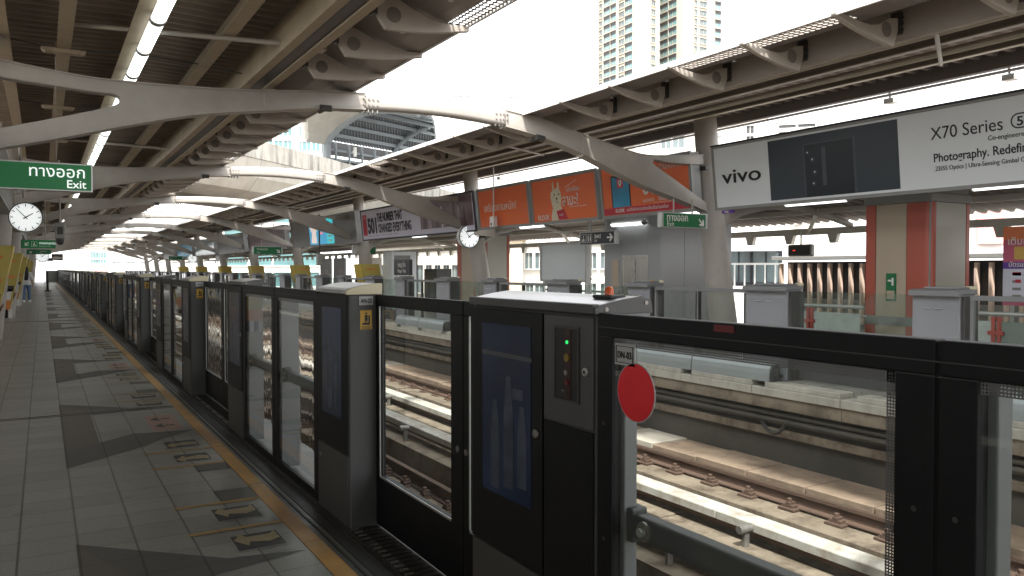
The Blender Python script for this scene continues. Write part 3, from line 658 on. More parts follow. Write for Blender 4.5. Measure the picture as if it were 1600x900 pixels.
C0 = make_control(.84, 'black and grey control pillar with dim blue screen, lock window and orange beacon', G2, True); C0.location.y = 2.03
C1 = make_control(.65, 'dark sloped-lid pillar between the AN-22 doors and the next sliding doors', G2); C1.location.y = 7.18
ch = tree_cache(C1)
for i, a in enumerate(an[2:], 2):
    lab = ('dark sloped-lid pillar %s along the near platform edge' % ORD[i]) if i < 7 else FARLAB % 'sloped-lid pillar'
    copy_tree(C1, (XP, a - 2.95, 0), lab, ch)
# sliding leaves
S = make_leaf(1.12, 'set-back sliding door leaf right beside the AN-22 pillar, tracks showing through', G3); S.location.y = 3.28
S2 = make_leaf(1.12, 'set-back sliding door leaf tucked behind the control pillar with the beacon', G3, lock='far'); S2.location.y = 2.16
S3 = make_leaf(1.12, 'rippled sliding door leaf just this side of the second sticker pillar', G3, 'wavy'); S3.location.y = 8.93
S4 = make_leaf(1.12, 'rippled sliding door leaf just beyond the first sloped-lid pillar', G3, 'wavy'); S4.location.y = 7.81
S5 = make_leaf(1.14, 'clear sliding door leaf just this side of the third sticker pillar', G3)
S5.location.y = an[2] - 1.15; ch = tree_cache(S5)
S6 = copy_tree(S5, (XP + .165, an[2] - 2.3, 0), 'clear sliding door leaf just beyond the second sloped-lid pillar', ch)
for i, a in enumerate(an[3:], 3):
    for j in (0, 1):
        lab = ('clear sliding door leaf %s the %s sticker pillar' % (('just this side of', 'one leaf short of')[j], ORD[i])) if i < 6 else FARLAB % 'sliding door leaf'
        copy_tree(S5, (XP + .165, a - 1.15 * (j + 1), 0), lab, ch)
E0 = make_emergency(1.11, 'black framed glass door marked DN-03 with a big red dot', G4, 'glass_psd', 'DN-03'); E0.location.y = .92
MB().box(-.002, .53, 1.338, 0, .6, 1.356).build('red_reflection', M['lens_and_reflection_red'], E0)  # painted red patch standing in for a reflection on the top rail
E1 = make_emergency(1.11, 'black framed glass door cut by the right edge of the photo', G4); E1.location.y = -.19
E2 = make_emergency(1.09, 'rippled glass door touching the AN-22 pillar, push bar behind it', G4, 'wavy', sd=.13); E2.location.y = 4.99
E3 = make_emergency(1.09, 'rippled glass door next to the first dark sloped-lid pillar', G4, 'wavy', sd=.13); E3.location.y = 6.085
E4 = make_emergency(.98, 'clear glass door touching the second sticker pillar', G4, 'glass_psd', None, False); E4.location.y = an[1] + .6
ch = tree_cache(E4)
copy_tree(E4, (XP, an[1] + 1.6, 0), 'clear glass door one pane beyond the second sticker pillar', ch)
for i, a in enumerate(an[2:], 2):
    for j in (0, 1):
        lab = ('clear glass door %s the %s sticker pillar' % (('touching the far side of', 'one pane beyond')[j], ORD[i])) if i < 6 else FARLAB % 'flush glass door'
        copy_tree(E4, (XP, a + .6 + 1.0 * j, 0), lab, ch)

# ------------------------------------------------------------------ platform screen doors, far platform (seen from the track)
XF = 8.6
def make_far_pillar(L, label, group):
    t = thing('far_door_pillar', label, 'door pillar', (XF, 0, -.004), group=group)
    MB().box(.0, 0, 0, .3, L, 1.22).build('body', M['grey_light'], t, bevel=.008)
    MB().box(-.004, .04, .1, .0, L - .04, 1.12).build('rear_panel', M['grey_light'], t, bevel=.002, seg=1)
    s = MB(); s.box(-.006, .05, .03, .0, L - .05, .08); s.build('foot_panel', M['grey_metal'], t)
    MB().box(.03, -.035, .0, .3, .0, 1.2).build('end_panel', M['dark_steel'], t, bevel=.003, seg=1)
    MB().prism([(-.06, 1.2), (-.06, 1.255), (.02, 1.275), (.3, 1.275), (.3, 1.222), (-.0, 1.222), (-.0, 1.2)], 'Y', -.02, L + .02).build('cap', M['grey_mid'], t, bevel=.004)
    MB().box(.05, .04, 1.276, .26, L - .1, 1.3).build('cap_ridge', M['grey_mid'], t, bevel=.006)
    MB().box(.28, -.02, 1.276, .3, .1, 1.31).build('cap_mark', M['cream'], t)
    h = MB(); h.tube([(-.012, L * .35, 1.06), (-.012, L * .5, 1.06)], .006, 6); h.tube([(-.012, L * .6, 1.06), (-.012, L * .75, 1.06)], .006, 6); h.build('pull', M['alu'], t)
    return t
def make_far_screen(L, label, group):
    t = thing('far_glass_screen', label, 'glass screen', (XF + .05, 0, -.004), group=group)
    f = MB(); f.box(0, 0, 1.16, .06, L, 1.215); f.box(0, 0, 0, .05, L, .1)
    for y in (0, L * .5 - .02, L - .04): f.box(-.004, y, .1, .046, y + .035, 1.16)
    f.build('frame', M['grey_mid'], t, bevel=.003, seg=1)
    f = MB()
    for y in (.035, L * .5 + .015): f.box(-.006, y, .1, .04, y + .022, 1.158)
    f.box(-.006, L * .5 - .042, .1, .04, L * .5 - .02, 1.158)
    f.build('gasket', M['black_matt'], t)
    MB().box(.015, .04, .1, .025, L - .04, 1.16).build('glass_pane', M['glass'], t)
    return t
def make_far_open(L, label, group):
    t = thing('far_sliding_gate', label, 'sliding door', (XF + .2, 0, -.004), group=group)
    MB().box(0, .02, .3, .012, L - .02, 1.2).build('glass_pane', M['glass_tint'], t)
    f = MB(); f.box(-.012, .02, .02, .03, L - .02, .3); f.box(-.012, L * .5 - .02, .3, .03, L * .5 + .02, .34)
    f.build('lower_panel', M['grey_metal'], t)
    return t
def make_box(L, label, group):
    t = thing('equipment_box', label, 'equipment box', (8.37, 0, -.02), group=group)
    n = 2
    for i in range(n):
        y0 = i * L / n + .012; y1 = (i + 1) * L / n - .012
        poly = [(0, 0), (0, .1), (.012, .17), (.05, .225), (.11, .25), (.2, .25), (.2, 0)]
        MB().prism(poly, 'Y', y0, y1).build('casing', M['box_grey'], t, bevel=.006)
    e = MB(); e.prism([(.02, .01), (.02, .1), (.035, .16), (.07, .205), (.12, .225), (.19, .225), (.19, .01)], 'Y', -.004, .012); e.build('end_plate', M['grey_metal'], t)
    b = MB(); b.tube([(.1, -.01, .05), (.1, -.03, .05)], .035, 10); b.tube([(.06, -.006, .14), (.06, -.02, .06)], .012, 6); b.build('end_fitting', M['dark_steel'], t)
    return t
GF1, GF2, GF3, GF4 = 'grey backs of the far platform door pillars', 'framed glass screens of the far platform', 'frameless sliding doors of the far platform', 'grey rounded boxes along the far platform edge'
FA = make_far_pillar(.55, 'light grey rear of a far door pillar in front of the orange-striped column', GF1); FA.location.y = 5.03
FB = make_far_pillar(.72, 'light grey rear of a far door pillar just right of the leaning steel column', GF1); FB.location.y = 7.37
FS = make_far_screen(2.0, 'framed glass screen in front of the leaning column and pale lift shaft', GF2); FS.location.y = 8.12
FO = make_far_open(1.75, 'frameless far door glass between two grey pillars, red railing post behind', GF3); FO.location.y = 5.6
FX_ = make_box(3.0, 'rounded grey two-piece box under the far edge, seen through the DN-03 door', GF4); FX_.location.y = 7.46
ca, cb, cs, co, cx = (tree_cache(o) for o in (FA, FB, FS, FO, FX_))
FL = 'tiny %s far along the opposite platform edge'
for k in range(-1, 20):
    if k == 0: continue
    d = 5.17 * k
    near = (-1 <= k <= 4); w = {-1: 'at the right edge of the photo', 1: 'below the blank grey board', 2: 'next to the orange column with the clock', 3: 'behind the AN-22 pillar lid', 4: 'just left of the AN-22 pillar lid'}.get(k)
    copy_tree(FA, (XF, 5.03 + d, -.004), ('narrow light grey far door pillar rear ' + w) if near else FL % 'narrow pillar rear', ca)
    copy_tree(FB, (XF, 7.37 + d, -.004), ('wide light grey far door pillar rear ' + w) if near else FL % 'wide pillar rear', cb)
    copy_tree(FS, (XF + .05, 8.12 + d, -.004), ('framed far glass screen ' + w) if near else FL % 'glass screen', cs)
    copy_tree(FO, (XF + .2, 5.6 + d, -.004), ('frameless far door glass ' + w) if near else FL % 'frameless door glass', co)
    copy_tree(FX_, (8.37, 7.46 + d + (.1 if k < 0 else -.2), -.02), {-1: 'rounded grey box seen through the door at the right photo edge', 2: 'rounded grey box seen through the sliding door beside the AN-22 pillar'}.get(k, 'rounded grey box further along the far platform edge'), cx)
# the near end of the far edge
# ------------------------------------------------------------------ roof frames: columns, forked arms, arch over the tracks
YF0, DF = 10.75, 9.2
def smooth_poly(pts, n=3):
    """Catmull-Rom through a closed outline; a repeated point keeps a corner."""
    out = []; N = len(pts)
    for i in range(N):
        p0, p1, p2, p3 = pts[i - 1], pts[i], pts[(i + 1) % N], pts[(i + 2) % N]
        if p1 == p2: out.append(p1); continue
        for k in range(n):
            t = k / n
            out.append(tuple(.5 * ((2 * b) + (-a + c) * t + (2 * a - 5 * b + 4 * c - d) * t * t + (-a + 3 * b - 3 * c + d) * t ** 3) for a, b, c, d in zip(p0, p1, p2, p3)))
    res = []
    for p in out:
        if not res or (abs(p[0] - res[-1][0]) + abs(p[1] - res[-1][1])) > 1e-4: res.append(p)
    return res
LA = [(-.75, 3.9), (-.75, 3.9), (-.42, 3.845), (.3, 3.765), (.81, 3.745), (1.64, 3.765), (2.41, 3.81), (3.1, 3.88), (3.9, 3.94), (3.9, 3.94), (3.9, 3.715), (3.9, 3.715), (3.25, 3.67), (2.41, 3.55), (1.63, 3.42), (.81, 3.2), (.2, 3.02), (-.5, 2.83), (-.85, 2.72), (-.85, 2.72),
      (-.85, 2.95), (-.85, 2.95), (-.46, 3.06), (.2, 3.26), (.66, 3.41), (.8, 3.47), (.83, 3.53), (.76, 3.58), (.5, 3.585), (-.42, 3.65), (-.75, 3.71), (-.75, 3.71)]
RA = [(6.16, 3.93), (6.16, 3.93), (6.8, 3.85), (7.45, 3.715), (8.2, 3.555), (8.77, 3.455), (9.3, 3.46), (10.45, 3.56), (10.45, 3.56), (10.45, 3.37), (10.45, 3.37), (9.5, 3.345), (9.16, 3.38), (9.08, 3.345), (9.13, 3.28), (9.6, 3.05), (10.3, 2.70), (10.42, 2.66), (10.42, 2.66),
      (10.5, 2.47), (10.5, 2.47), (10.2, 2.57), (9.6, 2.74), (8.78, 2.95), (8.1, 3.185), (7.45, 3.41), (6.8, 3.575), (6.16, 3.68), (6.16, 3.68)]
def make_frame(label):
    t = thing('roof_arch', label, 'roof frame', (0, YF0, 0), group='arched steel frames over the tracks')
    col = [(0, .26), (1.27, .245), (2.54, .215), (4.06, .205)]
    for side in (0, 1):
        ax = [(10.92, 0), (10.71, 1.27), (10.53, 2.54), (10.34, 4.3)]
        pts = [((x if side else -1.0 + .105 * z), 0, z) for x, z in ax]
        c = MB().tube(pts, [.26, .245, .215, .205], 20).build('column', M['steel'], t, smooth=True)
        o = MB(); path = [(10.6, 2.1), (10.85, 2.38), (11.3, 2.6), (11.99, 2.74), (12.9, 2.73), (13.7, 2.58), (14.45, 2.4)]
        o.tube([((x if side else CX - x - .25), 0, z) for x, z in path], [.1, .1, .1, .1, .09, .075, .06], 10); o.build('outer_arm', M['steel'], t, smooth=True)
    MB().prism(smooth_poly(LA), 'Y', -.085, .085).build('forked_arm', M['steel'], t, bevel=.035, seg=3, smooth=True)
    MB().prism(smooth_poly(RA), 'Y', -.085, .085).build('forked_arm', M['steel'], t, bevel=.035, seg=3, smooth=True)
    def fl(pts, w, th):
        q = MB(); n_ = len(pts); q.v = [(x, y, z + dz) for x, z in pts for y, dz in ((-w, -th), (w, -th), (w, th), (-w, th))]
        for i in range(n_ - 1):
            for k in range(4): a = i * 4 + k; b = i * 4 + (k + 1) % 4; q.f.append((a, b, b + 4, a + 4)); q.mi.append(0)
        q.f += [(0, 1, 2, 3), tuple(4 * n_ - 4 + k for k in (3, 2, 1, 0))]; q.mi += [0, 0]; return q
    sl, sr = smooth_poly(LA), smooth_poly(RA)
    def lower(poly, a, b): # outline run between two corners
        i = min(range(len(poly)), key=lambda k: (poly[k][0] - a[0]) ** 2 + (poly[k][1] - a[1]) ** 2); j = min(range(len(poly)), key=lambda k: (poly[k][0] - b[0]) ** 2 + (poly[k][1] - b[1]) ** 2); return poly[i:j + 1]
    fl(lower(sl, (3.9, 3.715), (-.85, 2.72)), .115, .009).build('bottom_flange', M['steel'], t); fl(lower(sr, (10.5, 2.47), (6.16, 3.68)), .115, .009).build('bottom_flange', M['steel'], t)
    fl(lower(sl, (-.75, 3.9), (3.9, 3.94)), .1, .008).build('top_flange', M['steel'], t); fl(lower(sr, (6.16, 3.93), (10.45, 3.56)), .1, .008).build('top_flange', M['steel'], t)
    for poly, xx in ((sl, 2.52), (sr, 7.6)):
        zz = sorted(z for x, z in poly if abs(x - xx) < .35); MB().box(xx - .006, -.089, zz[0] + .06, xx + .006, .089, zz[-1] - .06).build('weld_seam', M['bracket'], t)
    n = 16; top, bot = [], []
    for i in range(n + 1):
        x = 3.9 + (6.16 - 3.9) * i / n; u = 2 * i / n - 1
        top.append((x, 3.935 + .045 * (1 - u * u))); bot.append((x, 3.70 - .012 * u + .052 * (1 - u * u)))
    MB().prism(top + bot[::-1], 'Y', -.1, .1).build('arch_beam', M['steel'], t, bevel=.05, seg=3, smooth=True)
    for x in (3.98, 6.08):
        b = MB()
        for dx in (-.1, -.03, .03, .1):
            for z in (3.945, 3.70):
                for y in (-.06, .06): b.tube([(x + dx, y, z - .02), (x + dx, y, z + .02)], .016, 6)
            for z in (3.86, 3.78): b.tube([(x + dx, -.115, z), (x + dx, .115, z)], .016, 6)
        b.build('splice_bolts', M['bolt'], t)
    b = MB(); b.tube([(3.32, -.13, 3.665), (3.32, .13, 3.665)], .035, 8); b.tube([(3.25, -.13, 3.665), (3.4, -.13, 3.665)], .045, 8); b.tube([(6.75, -.13, 3.55), (6.75, .13, 3.55)], .035, 8); b.tube([(6.68, -.13, 3.56), (6.82, -.13, 3.54)], .045, 8)
    b.build('rod_anchor', M['dark_steel'], t)
    return t
F0 = make_frame('nearest arched steel frame, its left fork large above the green exit sign')
ch = tree_cache(F0)
for k in range(-1, 11):
    if k == 0: continue
    lab = {-1: 'arched steel frame just overhead, before the exit sign'}.get(k) or ('arched steel frame %s over the tracks' % ORD[k] if k < 6 else 'distant arched steel frame merging into the row near the bright end')
    copy_tree(F0, (0, YF0 + DF * k, 0), lab, ch)

def corrug(y0, y1, pitch, depth, prof):
    """sheet with ribs running across the platform; prof = [(x, z) ...] seen along Y."""
    mb = MB(); rows = []; y = y0
    steps = ((0, 0), (.28, 0), (.4, 1), (.88, 1))
    ys = []
    while y < y1:
        for f, h in steps: ys.append((y + f * pitch, h * depth))
        y += pitch
    n = len(prof)
    mb.v = [(x, yy, z + h) for yy, h in ys for x, z in prof]
    for i in range(len(ys) - 1):
        for j in range(n - 1):
            a = i * n + j; mb.f.append((a, a + 1, a + n + 1, a + n)); mb.mi.append(0)
    return mb
def ibeam(mb, x, zb, w, h, y0=YS, y1=YE):
    mb.box(x - w / 2, y0, zb, x + w / 2, y1, zb + .016); mb.box(x - .012, y0, zb + .016, x + .012, y1, zb + h)
# near canopy
A = thing('platform_canopy', 'dark corrugated roof with tan purlins over the near platform, curved brackets along its edge', 'canopy', (0, 0, 0), group='canopies over the two platforms')
corrug(YS, YE, .22, .05, [(-2.1, 4.28), (.9, 4.36), (2.62, 4.3)]).build('roof_deck', M['deck'], A)  # deck stretched out of view past the columns to shade the floor
for x, zb in ((-.36, 4.12), (.256, 4.14), (.94, 4.15), (1.84, 4.12)):
    m = MB(); ibeam(m, x, zb, .15, .2); m.build('purlin', M['purlin'], A)
m = MB(); m.box(2.33, YS, 3.93, 2.44, YE, 4.28); m.build('edge_beam', M['purlin'], A)
m = MB(); m.box(2.58, YS, 3.9, 2.68, YE, 4.25); m.build('edge_beam', M['purlin'], A)
MB().box(2.441, YS, 3.925, 2.579, YE, 4.0).build('gap_shade_sheet', M['dark_steel'], A)  # dark sheet puts the shade between the two beams into colour
B_ = thing('platform_canopy', 'corrugated canopy with pale purlins and a front edge painted white as if sky-lit over the far platform', 'canopy', (0, 0, 0), group='canopies over the two platforms')
corrug(YS, YE, .22, .05, [(7.5, 4.26), (9.1, 4.3), (10.85, 4.26)]).build('roof_deck', M['deck_dark'], B_)
for x, zb, mm in ((8.35, 4.12, 'dark'), (9.02, 4.1, 'purlin_pale2'), (9.75, 4.08, 'cream')):
    m = MB(); ibeam(m, x, zb + .004, .1, .17); m.build('purlin', M['deck_dark'], B_)
    if mm != 'dark': MB().box(x - .04, YS, zb - .004, x + .04, YE, zb).build('purlin_flange', M[mm], B_)
m = MB(); m.tube([(9.36, YS, 4.09), (9.36, YE, 4.09)], .04, 8); m.build('conduit', M['purlin_pale'], B_)
m = MB(); m.tube([(8.7, YS, 4.13), (8.7, YE, 4.13)], .025, 8); m.build('conduit', M['purlin_pale'], B_)
m = MB(); m.box(7.42, YS, 3.77, 7.5, YE, 4.22); m.build('edge_beam', M['bracket'], B_)
m = MB(); m.box(10.72, YS, 4.1, 10.85, YE, 4.42); m.build('gutter', M['hole'], B_)
m = MB(); m.tube([(10.8, YS, 4.06), (10.8, YE, 4.06)], .022, 8); m.build('edge_pipe', M['white_trim'], B_)
def soffit(par, prof, lip, perf_bays, trim):
    """prof from inner beam out to the lip; lip strip is perforated in some bays."""
    s, p = MB(), MB(); bays = []
    y = YF0 - DF * 2
    ks = [(YF0 - 1.15 * 16 + 1.15 * i) for i in range(0, 110)]
    for i, y in enumerate(ks):
        if y > YE: break
        y1 = min(y + 1.15, YE)
        pf = i in perf_bays
        for a, b in zip(prof[:-1], prof[1:]):
            if pf and (a, b) == (prof[-2], prof[-1]): tgt = MB()
            else: tgt = s
            tgt.sheet([(a[0], y, a[1]), (b[0], y, b[1]), (b[0], y1, b[1]), (a[0], y1, a[1])])
            if tgt is not s: tgt.build('perforated_lip', M['perf'], par)
    s.build('soffit', M['soffit'], par, smooth=True)
    x, z = lip; d = .03 if trim > 0 else -.03
    MB().box(x, YS, z - .01, x - d, YE, z + .06).build('edge_trim', M['white_trim'], par)  # white colour stands in for sky light along the lip
# bay index: bay i spans YF0-1.15*16+1.15*i
soffit(A, [(2.66, 4.2), (2.95, 4.14), (3.2, 4.04), (3.4, 3.985), (3.54, 3.967), (3.76, 3.955)], (3.76, 3.95), {11, 12, 22, 30}, 1)
soffit(B_, [(7.44, 4.1), (7.2, 4.02), (6.98, 3.935), (6.86, 3.918), (6.78, 3.912), (6.44, 3.9)], (6.44, 3.89), {11, 12, 21}, -1)
def bracket_mb(poly, hole, hx):
    m = MB(); m.prism(poly, 'Y', -.03, .03); return m
LBK = [(3.77, 3.965), (3.77, 3.905), (3.55, 3.865), (3.3, 3.825), (3.05, 3.805), (2.87, 3.80), (2.77, 3.94), (2.77, 4.14), (2.98, 4.12), (3.2, 4.015), (3.36, 3.96), (3.55, 3.945)]
RBK = [(6.43, 3.925), (6.43, 3.885), (6.7, 3.80), (7.0, 3.74), (7.31, 3.70), (7.4, 3.92), (7.4, 4.0), (7.22, 3.97), (7.08, 3.89), (6.96, 3.865), (6.78, 3.875)]
for par, poly, hole, q in ((A, LBK, (2.95, 3.945), 0), (B_, RBK, (7.19, 3.855), 1)):
    f = MB().prism(poly, 'Y', -.03, .03).build('bracket', M['bracket'], par, bevel=.008, seg=2)
    h = MB(); h.disc((hole[0], -.036, hole[1]), 'Y', .075, .072, 24); h.build('hole_cover', M['hole'], f, bevel=.004, seg=1)
    bx = hole[0] + (.2 if q else -.2)
    b = MB(); b.box(bx - .02, -.05, hole[1] - .02, bx + .03, .05, hole[1] + .2)
    for z in (.02, .08, .14): b.tube([(bx, -.07, hole[1] + z), (bx, .07, hole[1] + z)], .018, 6)
    b.build('bolted_cleat', M['dark_steel'], f)
    sub = kids(f); n = 0; i = 0; rest = MB()
    j = -7
    while True:
        y = YF0 + 1.15 * j; j += 1
        if y > YE - .5: break
        if (j - 1) % 8 == 0: continue
        if n < 97:
            if n == 0: o = f
            else:
                o = f.copy(); COL.objects.link(o)
                for s in sub: c = s.copy(); COL.objects.link(c); c.parent = o
            o.location = (0, y, 0); n += 1
# small downlights on the soffits
for par, x, z in ((A, 3.28, 3.98), (B_, 6.9, 3.9)):
    m0 = None
    for k in range(0, 40):
        y = 6.7 + 1.15 * k
        if m0 is None:
            m0 = MB().tube([(x, 0, z + .03), (x, 0, z - .012)], [.02, .028], 10).build('downlight', M['alu'], par); o = m0
        else: o = m0.copy(); COL.objects.link(o)
        o.location = (0, y, 0)
# cleats, tie rods and diagonal braces under the near roof
m = None
for k in range(26):
    y = 7.2 + 3.9 * k
    if m is None:
        q = MB(); q.prism([(.02, 4.115), (.06, 4.09), (.45, 4.09), (.49, 4.115), (.49, 4.138), (.02, 4.138)], 'Y', -.06, .06); m = q.build('purlin_cleat', M['purlin'], A); o = m
    else: o = m.copy(); COL.objects.link(o)
    o.location = (0, y, 0)
m = None
for k in range(26):
    y = 7.2 + 3.9 * k
    if m is None:
        q = MB(); q.tube([(-.36, 0, 4.2), (.256, 0, 4.13), (.94, 0, 4.2), (1.84, 0, 4.16), (2.4, 0, 4.1)], .008, 5); m = q.build('tie_rod', M['dark_steel'], A); o = m
    else: o = m.copy(); COL.objects.link(o)
    o.location = (0, y, 0)
m = None
for k in range(-1, 11):
    y = YF0 + DF * k
    if m is None:
        q = MB(); q.tube([(2.72, -1.9, 3.98), (.2, -.3, 4.28)], .028, 8); q.box(2.52, -1.98, 3.93, 2.76, -1.82, 4.0)
        m = q.build('brace', M['bracket'], A); o = m
    else: o = m.copy(); COL.objects.link(o)
    o.location = (0, y, 0)
m = None
for k in range(-1, 11):
    y = YF0 + DF * k
    if m is None:
        q = MB(); q.tube([(7.6, 3.2, 4.02), (9.7, 4.4, 4.05)], .025, 8); q.box(7.55, 3.1, 3.98, 7.7, 3.3, 4.06); m = q.build('brace', M['bracket'], B_); o = m
    else: o = m.copy(); COL.objects.link(o)
    o.location = (0, y, 0)
# low outer roofs behind the column lines
for side, lab in ((1, 'low sloping outer roof behind the far columns, small triangular brackets on its edge beam'), (0, 'low sloping outer roof behind the near columns at the left')):
    t = thing('outer_canopy', lab, 'canopy')
    X = (lambda x: x) if side else (lambda x: CX - x)
    corrug(YS, YE, .24, .05, [(X(10.95), 3.06), (X(14.75), 2.5)]).build('roof_deck', M['deck_dark'], t)
    for x, z in ((11.5, 2.86), (12.4, 2.75), (13.4, 2.6)):
        MB().box(X(x) - .04, YS, z, X(x) + .04, YE, z + .1).build('purlin', M['purlin_pale'], t)
    MB().box(X(14.5) - .06, YS, 2.24, X(14.5) + .06, YE, 2.38).build('edge_beam', M['purlin_pale'], t)
    m = None; y = 2.
    for k in range(70):
        if m is None: m = MB().prism([(-.13, 0), (.13, 0), (.07, -.19), (-.07, -.19)], 'X', X(14.5) - .05, X(14.5) + .05).build('edge_bracket', M['purlin_pale'], t); o = m
        else: o = m.copy(); COL.objects.link(o)
        o.location = (0, y + 1.15 * k, 2.24)
    m = None
    for k in range(-1, 11):
        if m is None: m = MB().tube([(X(13.3), 0, 2.66), (X(14.5), 1.2, 2.3)], .045, 8).build('strut', M['purlin_pale'], t); o = m
        else: o = m.copy(); COL.objects.link(o)
        o.location = (0, YF0 + DF * k - .1, 0)

# ------------------------------------------------------------------ lamps
def make_batten(label, lit, L=1.3, group='lamp row under the near roof'):
    t = thing('batten_lamp', label, 'lamp', (0, 0, 0), group=group)
    MB().box(-.05, .01, .02, .05, L - .01, .07).build('housing', M['tube_off'], t, bevel=.004, seg=1)
    m = MB(); r = .075
    m.prism([(r * math.cos(a), r * .8 * math.sin(a) + .02) for a in [math.pi + math.pi * k / 10 for k in range(11)]], 'Y', .03, L - .03); m.build('diffuser', M[lit], t, smooth=True)
    e = MB()
    for y in (.0, L - .035): e.prism([((r + .008) * math.cos(a), (r + .008) * .8 * math.sin(a) + .022) for a in [math.pi + math.pi * k / 10 for k in range(11)]], 'Y', y, y + .034)
    e.build('end_ring', M['alu'], t)
    return t
LP = make_batten('glowing white lamp in the ceiling row, nearest of those in view', 'tube'); chl = tree_cache(LP)
LP.location = (1.07, 6.4, 4.07)
for k in range(1, 74):
    y = 6.4 + 1.352 * k
    if y > YE - 2: break
    lab = 'glowing white lamp %s along the ceiling row' % ORD[k] if k < 10 else 'small glowing lamp in the far part of the ceiling row'
    copy_tree(LP, (1.07, y, 4.07), lab, chl)
LQ = make_batten('glowing tube lamp under the outer roof left of the orange-striped column', 'tube', 1.3, 'lamps under the far outer roof'); LQ.location = (11.2, 8.35, 2.62); chl = tree_cache(LQ)
for y, lab in ((5.1, 'glowing tube lamp under the outer roof right of the orange-striped column'), (11.1, 'glowing tube lamp under the outer roof just right of the leaning column'),
               (17.3, 'glowing tube lamp under the outer roof above the blank grey board'), (20.6, 'glowing tube lamp under the outer roof above the round far clock'), (24.6, 'glowing tube lamp under the pale poster with 501'),
               (31.5, 'glowing tube lamp under the bright blue poster'), (37, 'far glowing tube lamp under the outer roof'), (43, 'far glowing tube lamp under the outer roof'), (49, 'far glowing tube lamp under the outer roof')):
    copy_tree(LQ, (11.2, y, 2.62), lab, chl)
def flood(label, y):
    t = thing('floodlight', label, 'lamp', (10.86, y, 4.0), group='small floodlights on the far canopy gutter')
    MB().box(-.03, -.08, -.05, .11, .08, .03).build('lamp_head', M['tube_off'], t, bevel=.01)
    MB().tube([(.02, 0, .03), (.0, 0, .12)], .015, 6).build('lamp_bracket', M['dark_steel'], t); return t
fl = flood('small floodlight on the gutter above the dark phone poster', 7.45); cf = tree_cache(fl)
for y, lab in ((5.75, 'small floodlight on the gutter above the words on the pale poster'), (11.0, 'small floodlight on the gutter beside the leaning column top'), (14.6, 'small floodlight on the gutter above the fleecy animal poster'), (19.2, 'small floodlight on the gutter left of the orange posters')):
    copy_tree(fl, (10.86, y, 4.0), lab, cf)
# ------------------------------------------------------------------ hanging posters between the far columns
XB = 9.95
def board(name, y0, y1, z0, z1, face, fr, label, cat='billboard', depth=.22, fw=.05, group='hanging posters between the far columns'):
    t = thing(name, label, cat, (XB, (y0 + y1) / 2, z0), group=group); t.rotation_euler = (0, R(-6), 0); t.location.x += .1
    h = (y1 - y0) / 2; H = z1 - z0
    MB().box(.006, -h + .02, .02, depth, h - .02, H - .02).build('casing', M['bb_grey'], t)
    frame(-h, h, 0, H, -h + fw, h - fw, fw, H - fw, -.02, .03).build('frame', M[fr], t, bevel=.003, seg=1)
    MB().box(-.004, -h + fw - .004, fw - .004, .008, h - fw + .004, H - fw + .004).build('poster', M[face], t)
    MB().tube([(depth + .06, -h - .1, H * .7), (depth + .06, h + .1, H * .7)], .04, 8).build('support_rail', M['dark_steel'], t)
    return t, (y0 + y1) / 2, z0
def flat(par, org, name, m, y0, y1, z0, z1, dx=-.0065, th=.002, bevel=0):
    return MB().box(dx, y0 - org[0], z0 - org[1], dx + th, y1 - org[0], z1 - org[1]).build(name, M[m] if isinstance(m, str) else m, par, bevel=bevel)
def tx(par, org, s, size, m, y, z, align='LEFT', xs=1., ys=1., bold=0., dx=-.0095, sp=1.):
    return text(s, size, M[m], par, (dx, y - org[0], z - org[1]), FX, align, xs, ys, bold=bold, spacing=sp)
t, a, b = board('billboard', 1.7, 10.16, 2.5, 3.6, 'bb_white', 'bb_frame', 'long pale grey poster with vivo lettering and a dark phone picture'); o = (a, b)
MB().box(-.03, 1.7 - a, 1.085, .24, 10.16 - a, 1.115).build('top_edge', M['bb_dark'], t)
flat(t, o, 'dark_picture', 'bb_navy', 6.7, 8.93, 2.585, 3.52)
ph = flat(t, o, 'phone_picture', 'bb_phone_edge', 7.36, 8.26, 2.585, 3.385, -.0085, .002)
flat(ph, o, 'phone_back', 'bb_phone', 7.40, 8.235, 2.587, 3.37, -.0100, .0015)
q = MB(); q.box(-.0115, 7.86 - a, 2.74 - b, -.0100, 7.93 - a, 3.30 - b); q.build('phone_stripe', M['bb_phone_edge'], ph)
q = MB()
for y, z, r in ((8.17, 3.25, .035), (8.09, 3.14, .045), (8.06, 2.95, .045), (8.09, 2.78, .04)): q.disc((-.0115, y - a, z - b), 'X', r, .0013, 18)
q.build('camera_lens', M['bb_navy'], ph)
q = MB()
for y, z, r in ((8.18, 3.255, .012), (8.10, 3.145, .014), (8.065, 2.955, .014), (8.095, 2.785, .012)): q.disc((-.0125, y - a, z - b), 'X', r, .0009, 10)
q.build('lens_glint', M['bb_white'], ph)
tx(t, o, 'vivo', .33, 'dark_ink', 9.95, 2.945, xs=1.58, bold=.004)
tx(t, o, 'X70 Series', .225, 'dark_ink', 6.24, 3.175, xs=.92)
q = MB(); yc, zc, w, h = 4.98, 3.255, .25, .075
def ring(mb, yc, zc, w, h, th, x):
    n = 32
    def pt(k, e):
        an_ = 2 * math.pi * k / n; sx = math.copysign(w - h, math.cos(an_)); return (yc + sx + (h + e) * math.cos(an_), zc + (h + e) * math.sin(an_))
    for k in range(n): mb.prism([pt(k, 0), pt(k + 1, 0), pt(k + 1, th), pt(k, th)], 'X', x, x + .0015)
ring(q, yc - a, zc - b, w, h, .016, -.008); q.build('badge_outline', M['dark_ink'], t)
tx(t, o, '5G', .15, 'dark_ink', 5.18, 3.2, xs=1.1, bold=.003)
tx(t, o, 'Co-engineered with', .085, 'dark_ink', 5.52, 3.07, xs=.9)
